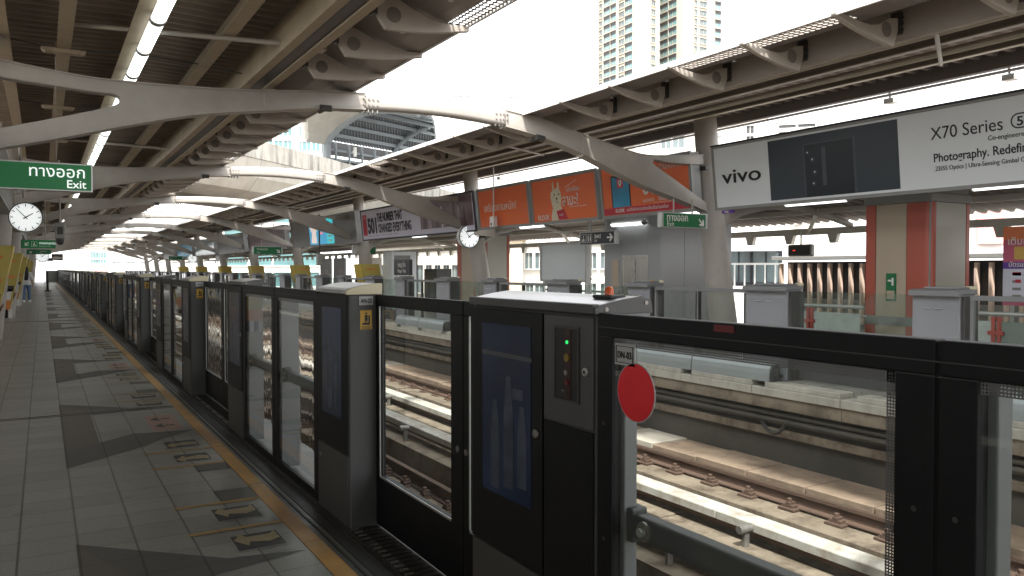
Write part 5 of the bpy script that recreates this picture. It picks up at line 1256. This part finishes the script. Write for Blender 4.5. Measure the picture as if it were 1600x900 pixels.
t = thing('poster_column', 'narrow red and white poster column beside the blank pale pillar board', 'poster stand', (11.5, 31.2, 0)); MB().box(0, -.5, 0, .4, .5, 1.95).build('case', M['yellow_ad3'], t, bevel=.01); q = MB(); q.box(-.006, -.45, 1.2, 0, .45, 1.9); q.build('picture', M['bb_red'], t); q = MB(); q.disc((-.01, 0, 1.35), 'X', .2, .003, 16); q.build('picture_face', M['dark_ink'], t)
# finned screen wall at the platform's outer side
t = thing('fin_wall', 'low wall of beige vertical fins with a pale coping at the far platform edge', 'wall', (15.2, 0, 0))
MB().box(.1, -6, .2, .2, 13.1, 1.66).build('backing', M['shade_cloth'], t); MB().box(.08, -6, -.0, .22, 13.1, .2).build('base', M['conc_pale'], t)
MB().box(-.12, -6, 1.70, .4, 13.4, 1.79).build('coping', M['alu'], t, bevel=.01)
MB().box(.06, -6, .2, .1, 13.1, .82).build('lower_band', M['bb_frame'], t)
f = None; y = 3.4
while y < 13.2:
    if f is None: f = MB().box(-.06, -.028, .3, .05, .028, 1.62).build('fin', M['fin'], t, bevel=.004); o = f
    else: o = f.copy(); COL.objects.link(o)
    o.location = (0, y, 0); y += .272
def railing(label, x, y0, y1, posts):
    t = thing('glass_railing', label, 'railing', (x, 0, 0), group='glass railings on the far platform')
    MB().tube([(0, y0, .9), (0, y1, .9)], .03, 10).build('handrail', M['alu'], t, smooth=True)
    MB().tube([(.05, y0, .76), (.05, y1, .76)], .018, 8).build('lower_rail', M['alu'], t, smooth=True)
    ys = [y0] + posts + [y1]
    for a, b in zip(ys[:-1], ys[1:]): MB().box(-.006, a + .07, .08, .006, b - .07, .8).build('glass_panel', M['glass_grey'], t)
    for y in posts:
        q = MB().box(-.03, y - .06, 0, .03, y - .015, .86).build('post', M['red_post'], t, bevel=.005); q2 = MB(); q2.box(-.03, y + .015, 0, .03, y + .06, .86)
        for z in (.2, .62): q2.box(-.045, y - .1, z, .045, y + .1, z + .05)
        q2.build('post_clamp', M['red_post'], q)
railing('glass railing with red post left of the orange-striped column', 10.95, 7.9, 9.6, [8.9])
railing('glass railing with red clamps right of the orange-striped column', 10.95, 2.6, 6.85, [5.9, 5.2, 4.3])
railing('glass railing low before the blank grey board', 12.6, 15.3, 19.5, [16.6, 18.1])
t = thing('roll_banner', 'orange and purple roll-up banner at the right edge of the photo', 'banner', (12.5, 5.9, 0))
MB().box(0, -.8, .95, .02, .76, 2.13).build('sheet', M['banner_white'], t); MB().box(-.003, -.8, 1.93, 0, .76, 2.13).build('top_panel', M['banner_orange'], t); MB().box(-.003, -.8, 1.6, 0, .76, 1.93).build('middle_panel', M['pink'], t); MB().box(-.003, -.8, 1.5, 0, .76, 1.6).build('lower_panel', M['purple'], t)
text('เติมเงิน', .15, M['pale_ink'], t, (-.006, .7, 1.86), FX, xs=.95, bold=.001); text('บัตรแรบบิท', .1, M['pale_ink'], t, (-.006, .68, 1.53), FX, xs=.95, bold=.001)
for i, mm in enumerate(('gold_card', 'teal_card', 'violet_card')): MB().box(-.006, .36 - i * .24, 1.64, -.003, .6 - i * .24, 1.83).build('card_picture', M[mm], t)
q = MB()
for r_ in range(4):
    for c_ in range(4): q.box(-.004, .5 - c_ * .3, 1.4 - r_ * .11, 0, .62 - c_ * .3, 1.44 - r_ * .11)
q.build('small_print', M['bb_grey'], t); q = MB(); q.box(-.004, .5, 1.4, -.0005, .62, 1.45); q.box(-.0045, .5, 1.29, -.0005, .58, 1.34); q.build('small_mark', M['bb_red'], t)
MB().box(-.003, -.8, .95, 0, .76, 1.02).build('foot_strip', M['pink'], t); q = MB(); q.box(0, -.7, 0, .02, -.65, .95); q.box(0, .6, 0, .02, .65, .95); q.build('stand', M['alu'], t)
t = thing('display_screen', 'small dark departure display below the outer roof edge', 'display', (14.2, 11.85, 1.77)); MB().box(0, -.32, 0, .12, .32, .26).build('case', M['bb_frame'], t, bevel=.03); MB().box(-.006, -.28, .03, 0, .28, .23).build('screen', M['dark_steel'], t); MB().box(-.008, .1, .12, -.006, .17, .14).build('lit_text', emis('led_red', (.9, .06, .03), .5), t); MB().tube([(.06, 0, .26), (.06, 0, .6)], .02, 6).build('hanger', M['alu'], t)
# end barrier of the near platform
t = thing('end_gate', 'grey gate closing the far end of the near platform', 'gate', (.6, YE - 8, 0)); MB().box(-.2, 0, 0, .9, .1, 1.3).build('panel', M['bb_frame'], t, bevel=.02); q = MB(); q.box(-.26, -.02, 0, -.2, .12, 1.35); q.box(.9, -.02, 0, .96, .12, 1.35); q.build('post', M['dark_steel'], t)
t = thing('end_pole', 'thin dark pole standing by the woman on the platform', 'pole', (.3, 62, 0)); MB().tube([(0, 0, 0), (0, 0, 1.3)], .07, 10).build('shaft', M['dark_steel'], t, smooth=True); MB().tube([(0, 0, 0), (0, 0, .05)], .2, 16).build('base', M['dark_steel'], t, smooth=True)
# ------------------------------------------------------------------ beyond the station: crossing viaduct with its station roof
t = thing('crossing_viaduct', 'stained concrete viaduct girder crossing high over the tracks', 'viaduct', (11.3, 48.5, 0), R(43.4))
sec = [(0, 7.95), (.25, 6.9), (.9, 6.15), (2.2, 5.72), (7.4, 5.72), (8.6, 6.15), (9.2, 6.9), (9.5, 7.95)]
x = -48.
while x < 78: MB().prism(sec, 'X', x, x + 11.97).build('girder_span', M['wall_viaduct'], t); x += 12
x = -48.
q = MB(); q_ = MB()
while x < 78: q.box(x + .012, -.06, 7.955, x + 2.4 - .012, .2, 9.05); q_.box(x + .012, 9.3, 7.955, x + 2.4 - .012, 9.55, 9.05); x += 2.4
q.build('parapet', M['parapet'], t, bevel=.015, seg=1); q_.build('parapet', M['parapet'], t)
for x in (-30., 46.): MB().box(x, 3.2, -9, x + 2.4, 6.2, 5.7).build('pier', M['wall_viaduct'], t, bevel=.2)
s = thing('viaduct_station', 'blue-grey vaulted station roof standing on the crossing viaduct', 'station', (26.6, 57.2, 0), R(25))
prof = [(0, 13.7), (1.5, 14.1), (3., 14.4), (4.5, 14.7), (6., 14.85), (7.5, 14.8), (9., 14.5), (10.5, 13.9), (11.5, 13.25), (12., 12.6)]
def xl(y): return -13.03 + .87 * y          # skewed ends: the roof is cut along the street below
def xr(y): return -1.38 + 1.313 * y + .35 * math.sin(math.pi * y / 12)
n = len(prof); N_ = 90
m = MB(); m.v = [(xl(y) + (xr(y) - xl(y)) * i / N_, y, z + (.1 if (i % 2) else 0)) for i in range(N_ + 1) for y, z in prof]
for i in range(N_):
    for j in range(n - 1): a = i * n + j; m.f.append((a, a + 1, a + n + 1, a + n)); m.mi.append(0)
m.build('roof_shell', M['skydeck'], s)
def rib(x, r, nm='roof_rib'):
    pts = [(x, y, z - .3) for y, z in prof if xl(y) - .3 <= x <= xr(y) + .3]
    if len(pts) > 1: MB().tube(pts + ([(x, 12.05, 5.8)] if pts[-1][1] == 12. else []), r, 8).build(nm, M['skysteel'], s)
rib(-.2, .36); rib(8.1, .22); rib(-7., .2)
for y, z in prof[1:-1]: MB().box(xl(y) + .1, y - .09, z - .32, xr(y) - .1, y + .09, z - .02).build('roof_purlin', M['skysteel'], s)
m = MB(); m.tube([(xr(y), y, z - .05) for y, z in prof], .12, 8); m.build('roof_edge', M['skysteel'], s)
m = MB(); m.tube([(xl(y), y, z - .1) for y, z in prof], .3, 8); m.build('roof_edge', M['white_trim'], s)
m = MB(); pr2 = [(y, z) for y, z in prof]; m.v = [(x, y, z - .4) for y, z in pr2 for x in (xl(y) + .1, -.2)]; m.f = [(2 * j, 2 * j + 1, 2 * j + 3, 2 * j + 2) for j in range(n - 1)]; m.mi = [0] * (n - 1); m.build('pale_soffit', M['vault_pale'], s)
for z in (9.4, 10.2, 11.0, 11.8): MB().box(-.2, 12.1, z, 14.2, 12.2, z + .2).build('side_rail', M['skysteel'], s)
q = MB(); x = .8
while x < 14: q.box(x, 11.95, 5.8, x + .16, 12.09, 12.6); x += 1.6
q.build('side_post', M['skysteel'], s)
MB().box(-.2, 12.5, 5.75, 14.3, 12.6, 9.9).build('side_wall', M['wall_grey'], s); MB().box(-.2, 12.5, 10.2, 14.3, 12.6, 11.25).build('side_wall', M['shade_cloth'], s)
MB().box(-.2, 12.5, 11.5, 14.3, 12.6, 12.7).build('side_wall', M['shade_cloth'], s)
MB().box(-6., 9.2, 5.75, -5.6, 9.6, 14.5).build('end_post', M['white_trim'], s)
q = MB(); q.box(1.6, 10.4, 11.3, 1.8, 10.6, 12.1); q.box(1.5, 10.4, 11.6, 1.6, 10.6, 11.8); q.build('wall_lamp', M['tube_off'], s)

# ------------------------------------------------------------------ surrounding buildings
PSI, TH, FPX = R(30.4215), R(1.3748), 1250.
def az(px): return math.atan((px - 800) / FPX) + PSI       # bearing from +Y, clockwise
def building(name, label, px0, px1, dist, ztop, wall, win, wins, depth=20., zbase=-9., turn=0., ledge=0., recess=.25, extra=None, cat='building', group=None):
    """box facing the station; wins = list of (u0, u1, z0, z1) with u in 0..1 over the frontage."""
    c = (az(px0) + az(px1)) / 2; w = 2 * dist * math.tan((az(px1) - az(px0)) / 2)
    t = thing(name, label, cat, (dist * math.sin(c), dist * math.cos(c), zbase), -c + turn, group)
    H = ztop - zbase
    MB().box(-w / 2, 0, 0, w / 2, depth, H).build('wall', M[wall], t)
    MB().box(-w / 2 - .3, -.25, H, w / 2 + .3, depth + .3, H + .6).build('parapet', M[wall], t)
    cache = {}
    for i, (u0, u1, z0, z1) in enumerate(wins):
        ww, hh = (u1 - u0) * w, z1 - z0; key = (round(ww, 2), round(hh, 2))
        if key not in cache:
            g = MB().box(-ww / 2, -.06, 0, ww / 2, -.015, hh).build('window', M[win], t)
            b = .09 * min(ww, hh) + .03
            f = MB(); f.box(-ww / 2 - b, -.22, -b, ww / 2 + b, -.0, 0); f.box(-ww / 2 - b, -.22, hh, ww / 2 + b, 0, hh + b); f.box(-ww / 2 - b, -.22, 0, -ww / 2, 0, hh); f.box(ww / 2, -.22, 0, ww / 2 + b, 0, hh)
            f.box(-.03 * ww, -.1, 0, .03 * ww, -.061, hh)
            fo = f.build('window_frame', M[wall], g); cache[key] = (g, fo); o = g
        else:
            g, fo = cache[key]; o = g.copy(); COL.objects.link(o); o.parent = t
            f2 = fo.copy(); COL.objects.link(f2); f2.parent = o
        o.location = ((u0 + u1) / 2 * w - w / 2, 0, z0 - zbase)
    if extra: extra(t, w, H)
    return t
def grid(us, z0, dz, n, h): return [(a, b, z0 + i * dz, z0 + i * dz + h) for i in range(n) for a, b in us]
def tower_extra(cols, z0, dz, n):
    def f(t, w, H):
        for a, b in cols:
            q = MB()
            for i in range(n):
                z = z0 + 9 + i * dz; q.box(a * w - w / 2, -.9, z - .45, b * w - w / 2, 0, z - .25); q.box(a * w - w / 2, -.9, z - .25, b * w - w / 2, -.82, z + .75)
            q.build('balcony_stack', M['wall_tower'], t)
    return f
zt, dz, nr = 56., 3.05, 14
def tower(label, pxl, pxc, pxr, dist, ztop, fcols, scols, strip):
    """corner-on tower: window front to the left of its nearest corner, narrower side to the right."""
    c = az(pxc); t = thing('apartment_tower', label, 'tower', (dist * math.sin(c), dist * math.cos(c), -9), -c - R(52), 'twin apartment towers')
    W = dist * (az(pxc) - az(pxl)) / math.cos(R(52)) * 1.06; D = dist * (az(pxr) - az(pxc)) / math.cos(R(38)) * 1.04; H = ztop + 9
    MB().box(-W, 0, 0, 0, D, H).build('wall', M['wall_tower'], t); MB().box(-W - .2, -.2, H, .2, D + .2, H + .8).build('parapet', M['wall_tower'], t)
    if strip: MB().box(.0, D * strip[0], 0, .25, D * strip[1], H).build('beige_strip', M['wall_cream'], t)
    cache = {}
    for face, cols in ((0, fcols), (1, scols)):
        for a, b, deep in cols:
            w = (b - a) * (W if face == 0 else D)
            for i in range(nr):
                key = (face, a)
                if key not in cache:
                    m = MB(); m.box(-w / 2, -.06, 0, w / 2, 0, 1.55 if deep else 1.9)
                    g = m.build('window', M['window_teal' if deep else 'window'], t)
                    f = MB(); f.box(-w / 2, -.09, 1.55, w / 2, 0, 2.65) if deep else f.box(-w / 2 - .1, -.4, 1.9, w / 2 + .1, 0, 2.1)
                    f.build('hood_and_shade', M['window_dark' if deep else 'wall_cream'], g)  # deep windows: balcony shade painted as a dark upper panel
                    f = MB(); f.box(-w / 2 - .12, -.5, -.3, w / 2 + .12, 0, -.05); f.box(-.05, -.12, 0, .05, -.061, 1.5); f.box(-w / 4 - .03, -.1, 0, -w / 4 + .03, -.061, 1.5); f.box(-w / 2 - .12, -.35, -.05, -w / 2, 0, 2.65)
                    if deep: f.box(-w / 2, -.48, .1, w / 2, -.44, .16); f.box(-w / 2, -.48, .5, w / 2, -.44, .56)
                    f.build('window_frame', M['wall_tower'], g)
                    if face: g.rotation_euler = (0, 0, R(90))
                    cache[key] = (g, kids(g)); o = g
                else:
                    g, ks = cache[key]; o = g.copy(); COL.objects.link(o); o.parent = t
                    for k in ks: k2 = k.copy(); COL.objects.link(k2); k2.parent = o
                u = (a + b) / 2
                o.location = (-W + u * W, 0, zt + 9 + i * dz) if face == 0 else ((.25 if strip and strip[0] < u < strip[1] else 0), u * D, zt + 9 + i * dz)
tower('tall cream apartment tower, left one of the twin towers', 934, 990, 1026, 270, 150, [(.04, .11, 0), (.17, .33, 1), (.36, .5, 1), (.6, .72, 0), (.76, .94, 1)], [(.66, .86, 0)], (.3, .95))
tower('tall pale apartment tower, right one of the twin towers', 1029, 1064, 1126, 274, 150, [(.06, .38, 1), (.44, .76, 1)], [(.28, .36, 0), (.42, .6, 0), (.8, .96, 1)], None)
building('white_building', 'white building with slot windows just above the orange phone poster', 990, 1112, 62, 12.8, 'wall_white', 'window', grid([(.35, .47), (.5, .64), (.82, .88), (.92, .98)], 10.6, 2.0, 1, 1.0) + grid([(.3, .42), (.45, .58), (.62, .72), (.76, .86)], 8.0, 2, 1, 1.4))
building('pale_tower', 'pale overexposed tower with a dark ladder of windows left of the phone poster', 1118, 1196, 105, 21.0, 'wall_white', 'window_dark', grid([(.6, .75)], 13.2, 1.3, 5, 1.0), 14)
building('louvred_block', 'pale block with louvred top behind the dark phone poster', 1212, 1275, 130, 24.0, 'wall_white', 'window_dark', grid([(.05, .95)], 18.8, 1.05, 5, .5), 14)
building('glass_box_building', 'white framed glass-topped building above the middle of the arch', 705, 826, 120, 27.8, 'wall_white', 'window_pale', grid([(.03 + i * .16, .16 + i * .16) for i in range(6)], 22.6, 3, 1, 4.6), 18)
building('white_office', 'big white office with rows of grey windows behind the far roof gap', 168, 345, 165, 15.6, 'wall_white', 'window_pale', grid([(.04 + i * .12, .12 + i * .12) for i in range(8)], -2, 3.2, 5, 1.6), 25)
building('teal_office', 'teal glass office with pale floor bands under the viaduct, right of the gap', 350, 500, 118, 11.5, 'wall_white', 'window_teal', [(.01, .49, z, z + 2.0) for z in (-4, -1, 2, 5, 8)] + [(.51, .99, z, z + 2.0) for z in (-4, -1, 2, 5, 8)], 25)
building('teal_office', 'tall teal glass block with white bands left of the vaulted station', 398, 520, 150, 36.5, 'wall_white', 'window_teal', grid([(.02 + i * .12, .12 + i * .12) for i in range(8)], 15, 2.6, 8, 1.7), 25)
building('grid_office', 'brick and teal gridded office at the bright platform end', 138, 172, 330, 9.8, 'wall_white', 'window_teal', grid([(.12 + i * .15, .25 + i * .15) for i in range(5)], -3, 2.8, 4, 2.2), 25)
building('white_flats', 'white flats with balconies just right of the gridded office', 176, 222, 240, 8.2, 'wall_white', 'window_pale', grid([(.1, .3), (.4, .6), (.7, .9)], -4, 2.9, 4, 1.4), 20)
building('pale_highrise', 'hazy pale high-rise with blue stripes at the platform end', 86, 116, 420, 12.5, 'wall_white', 'window_pale', grid([(.3, .4), (.5, .6)], -5, 4.2, 4, 3.6), 20)
building('low_terrace', 'low pale roofs at the bright end of the line', 20, 140, 230, 2.6, 'wall_white', 'window_pale', grid([(.1 + .12 * i, .16 + .12 * i) for i in range(7)], -2.5, 3, 1, 1.4), 30)
building('low_terrace', 'low white roofs with a brick strip behind the glass door row', 140, 300, 210, 2.2, 'wall_white', 'window_pale', grid([(.1 + .12 * i, .16 + .12 * i) for i in range(7)], -3, 3, 1, 1.4), 30, extra=lambda t, w, H: MB().box(-w * .45, -.3, H - 3, -w * .2, 0, H - .2).build('brick_panel', M['red_sign'], t))
building('grey_shed', 'small grey block left of the gridded office', 112, 130, 250, 5.2, 'wall_grey', 'window', [(.2, .8, 0, 2)], 15)
building('cream_house', 'bright cream wall behind the orange column with the clock', 776, 816, 46, 3.2, 'wall_cream', 'window', [(.1, .3, -3, -1)], 10)
building('grey_house', 'pale house with two rows of windows left of the blank grey board', 818, 960, 50, 3.0, 'wall_white', 'window', grid([(.02, .1), (.13, .22), (.72, .8), (.85, .93)], 1.5, 2, 1, 1.0) + grid([(.03, .11), (.13, .22), (.72, .8), (.85, .93)], -.3, 2, 1, .9), 12)
def bridge_x(t, w, H):
    q = MB(); q.prism([(-2, H - 1.6), (-1.5, H + .2), (0, H + 1.1), (1.5, H + 1.0), (1.5, H + .8), (0, H + .85), (-1.2, H), (-1.7, H - 1.6)], 'X', -w / 2, w / 2); q.build('curved_roof', M['wall_white'], t)
    q = MB(); q.prism([(0, H + .6), (w * .28, H + .3), (w * .36, H - 1.2), (w * .22, H - 1.2), (w * .12, H - .1)], 'Y', -.6, -.2); q.build('white_canopy', M['wall_white'], t)
    q = MB(); u = -w / 2
    while u < w / 2: q.box(u, -1.2, H - 3.4, u + .08, -1.15, H - 2.3); u += .5
    q.box(-w / 2, -1.2, H - 2.3, w / 2, -1.12, H - 2.2); q.build('guard_rail', M['alu'], t); MB().box(-w / 2 - 1, -1.3, H - 6, w / 2 + 3, 0, H - 3.4).build('white_wall', M['wall_white'], t)
building('footbridge_hall', 'dark glazed footbridge hall with white curved roof right of the leaning column', 1132, 1222, 44, 4.0, 'sign_black', 'window', [(.05, .45, .8, 2.6), (.5, .95, .8, 2.6)], 8, extra=bridge_x)
building('stained_block', 'pale stained block above the finned wall', 1205, 1290, 66, 8.0, 'stained_wall', 'window_pale', [(.02, .1, 5, 6), (.45, .55, 5, 6)], 14)
building('white_shop', 'overexposed white building with a faint red sign right of the orange column', 1425, 1680, 60, 7.5, 'wall_white', 'window', [(.1, .2, 2, 3.4)], 14, extra=lambda t, w, H: (MB().box(-w * .08, -.4, H - 4.4, w * .08, 0, H - 2.2).build('red_sign', M['red_sign'], t)))
building('station_annex', 'long pale building with a window row behind the black station name board', 560, 742, 44, 2.75, 'conc_pale', 'window', [(.2 + .075 * i, .25 + .075 * i, .2, 1.7) for i in range(10)], 8)
building('white_flats', 'white flats glimpsed above the lilac poster', 840, 930, 140, 12.5, 'wall_white', 'window_dark', grid([(.1, .3), (.4, .6), (.7, .9)], 4, 2.9, 3, 1.4), 20)

# ------------------------------------------------------------------ people
def skin_body(parent, joints, bones, name, m, root):
    me = bpy.data.meshes.new('body'); names = list(joints); idx = {k: i for i, k in enumerate(names)}
    me.from_pydata([joints[k][0] for k in names], [(idx[a], idx[b]) for a, b in bones], [])
    o = bpy.data.objects.new('body', me); COL.objects.link(o)
    md = o.modifiers.new('s', 'SKIN'); o.modifiers.new('d', 'SUBSURF').levels = 2
    for k in names:
        sv = me.skin_vertices[0].data[idx[k]]; r = joints[k][1]; sv.radius = (r, r) if not isinstance(r, tuple) else r
        sv.use_root = (k == root)
    bpy.context.view_layer.update(); dg = bpy.context.evaluated_depsgraph_get()
    m2 = bpy.data.meshes.new_from_object(o.evaluated_get(dg)); bpy.data.objects.remove(o)
    m2.materials.clear(); m2.materials.append(m)
    for f in m2.polygons: f.use_smooth = True
    ob = bpy.data.objects.new(name, m2); COL.objects.link(ob); ob.parent = parent; return ob
def loft(rings, n=16, close=True):
    """rings: (centre, rx, ry)"""
    mb = MB(); 
    for c, rx, ry in rings: mb.v += [(c[0] + rx * math.cos(2 * math.pi * k / n), c[1] + ry * math.sin(2 * math.pi * k / n), c[2]) for k in range(n)]
    for i in range(len(rings) - 1):
        for k in range(n): a = i * n + k; b = i * n + (k + 1) % n; mb.f.append((a, b, b + n, a + n)); mb.mi.append(0)
    if close: mb.f.append(tuple(range(n - 1, -1, -1))); e = (len(rings) - 1) * n; mb.f.append(tuple(range(e, e + n))); mb.mi += [0, 0]
    return mb
def woman(label, loc, rz, top='shirt'):
    p = thing('person', label, 'person', loc, rz)       # local +Y is the way she faces
    J = {'pelvis': ((0, 0, .9), .12), 'waist': ((0, 0, 1.04), .1), 'chest': ((0, .0, 1.2), .12), 'neck0': ((0, -.005, 1.34), .055), 'neck': ((0, .01, 1.4), .045), 'head': ((0, .02, 1.48), .07), 'crown': ((0, .02, 1.57), .06),
         'nose': ((0, .1, 1.47), .02)}
    B = [('pelvis', 'waist'), ('waist', 'chest'), ('chest', 'neck0'), ('neck0', 'neck'), ('neck', 'head'), ('head', 'crown'), ('head', 'nose')]
    for s, n in ((-1, 'l'), (1, 'r')):
        st = .09 if s > 0 else -.05
        J.update({n + 'hip': ((s * .085, 0, .84), .085), n + 'knee': ((s * .09, st * .6 + .01, .47), .055), n + 'ank': ((s * .095, st, .08), .036), n + 'toe': ((s * .105, st + .15, .03), .03),
                  n + 'sh': ((s * .155, 0, 1.29), .05), n + 'elb': ((s * .215, -.01, 1.04), .036), n + 'wr': ((s * .235, .09, .83), .025), n + 'palm': ((s * .235, .115, .775), .026)})
        B += [('pelvis', n + 'hip'), (n + 'hip', n + 'knee'), (n + 'knee', n + 'ank'), (n + 'ank', n + 'toe'), ('chest', n + 'sh'), (n + 'sh', n + 'elb'), (n + 'elb', n + 'wr'), (n + 'wr', n + 'palm')]
        for i, (dx, L) in enumerate(((-.02, .06), (-.007, .07), (.007, .066), (.02, .052))):
            J[n + 'f%d' % i] = ((s * .235 + dx * .3, .115 + dx, .74), .0085); J[n + 'g%d' % i] = ((s * .232 + dx * .2, .122 + dx * 1.1, .74 - L * .7), .0075); B += [(n + 'palm', n + 'f%d' % i), (n + 'f%d' % i, n + 'g%d' % i)]
        J[n + 't'] = ((s * .222, .15, .755), .009); B.append((n + 'palm', n + 't'))
    skin_body(p, J, B, 'body', M['skin'], 'pelvis')
    hr = loft([((0, -.0, 1.60), .02, .02), ((0, -.0, 1.595), .06, .07), ((0, -.01, 1.565), .088, .098), ((0, -.02, 1.5), .1, .1), ((0, -.045, 1.42), .105, .075), ((0, -.085, 1.3), .115, .05), ((0, -.105, 1.15), .115, .042), ((0, -.105, 1.02), .095, .035), ((.01, -.1, .96), .05, .02)])
    hr.build('hair', M['hair'], p, smooth=True)
    sh = loft([((0, 0, .78), .185, .145), ((0, 0, .9), .18, .135), ((0, 0, 1.05), .165, .12), ((0, 0, 1.2), .172, .12), ((0, 0, 1.3), .15, .09), ((0, 0, 1.355), .08, .065), ((0, .005, 1.37), .055, .055)]).build('shirt', M[top], p, smooth=True)
    for s in (-1, 1):
        MB().tube([(s * .12, 0, 1.31), (s * .165, 0, 1.28), (s * .2, -.005, 1.12), (s * .22, 0, 1.02)], [.06, .066, .06, .062], 12).build('sleeve', M[top], sh, smooth=True)
    je = loft([((0, 0, .72), .155, .115), ((0, 0, .82), .165, .125), ((0, 0, .95), .14, .105)]).build('jeans', M['denim'], p, smooth=True)
    for s in (-1, 1):
        st = .09 if s > 0 else -.05
        MB().tube([(s * .08, 0, .82), (s * .088, st * .3, .62), (s * .09, st * .6 + .01, .46), (s * .095, st, .1)], [.1, .088, .07, .062], 14).build('trouser_leg', M['denim'], je, smooth=True)
        m = loft([((s * .1, st + .05, 0), .05, .13), ((s * .1, st + .05, .035), .052, .135), ((s * .1, st + .03, .07), .045, .095), ((s * .1, st, .1), .04, .045)], 14); m.build('shoe', M['shoe'], p, smooth=True)
    return p
woman('woman in a white shirt and jeans with long black hair, walking away', (-.62, 42.2, 0), R(-12))
w2 = woman('distant person in dark clothes waiting on the far platform', (11.6, 52.5, -.004), R(120), 'sign_black')

# ------------------------------------------------------------------ daylight, camera
SUN_EL = R(60)
w = bpy.data.worlds.new('World'); scene.world = w; w.use_nodes = True
N, L = w.node_tree.nodes, w.node_tree.links
bg = N['Background']
sky = N.new('ShaderNodeTexSky'); sky.sky_type = 'NISHITA'; sky.sun_disc = False; sky.sun_elevation = SUN_EL; sky.sun_rotation = R(-147); sky.air_density = 1.2; sky.dust_density = 6.; sky.ozone_density = 1.
# thin bright overcast laid over the blue: a cloud sheet, uneven, in the sky itself
tc = N.new('ShaderNodeTexCoord'); cn = N.new('ShaderNodeTexNoise'); cn.inputs['Scale'].default_value = 2.2; cn.inputs['Detail'].default_value = 7; L.new(tc.outputs['Generated'], cn.inputs['Vector'])
cr = N.new('ShaderNodeMapRange'); cr.inputs['From Min'].default_value = .3; cr.inputs['From Max'].default_value = .7; cr.inputs['To Min'].default_value = 10.; cr.inputs['To Max'].default_value = 13.; L.new(cn.outputs['Fac'], cr.inputs['Value'])
cc = N.new('ShaderNodeCombineColor')
L.new(cr.outputs[0], cc.inputs[0]); L.new(cr.outputs[0], cc.inputs[1]); L.new(cr.outputs[0], cc.inputs[2])
mx = N.new('ShaderNodeMix'); mx.data_type = 'RGBA'; mx.inputs['Factor'].default_value = .75
L.new(sky.outputs[0], mx.inputs['A']); L.new(cc.outputs[0], mx.inputs['B']); L.new(mx.outputs['Result'], bg.inputs['Color'])
bg.inputs['Strength'].default_value = .15
sd = bpy.data.lights.new('sun', 'SUN'); sd.energy = 3.7; sd.angle = R(3); sd.color = (1, .965, .92)
so = bpy.data.objects.new('sun', sd); COL.objects.link(so); so.rotation_euler = (R(26), R(-17), 0)
cd_ = bpy.data.cameras.new('camera'); cam = bpy.data.objects.new('camera', cd_); COL.objects.link(cam)
cam.location = (0, 0, 1.5); cam.rotation_euler = (R(90) - TH, 0, -PSI); cd_.sensor_width = 36; cd_.lens = 36 * FPX / 1600; cd_.clip_start = .05; cd_.clip_end = 3000
scene.camera = cam
scene.view_settings.view_transform = 'Standard'; scene.view_settings.look = 'None'; scene.view_settings.gamma = 1; scene.view_settings.exposure = 1.25; scene.view_settings.use_curve_mapping = False
scene.render.engine = 'CYCLES'
c = scene.cycles; c.max_bounces = 10; c.diffuse_bounces = 4; c.glossy_bounces = 5; c.transmission_bounces = 8; c.transparent_max_bounces = 24
c.caustics_reflective = False; c.caustics_refractive = True; c.sample_clamp_indirect = 6; c.use_denoising = True
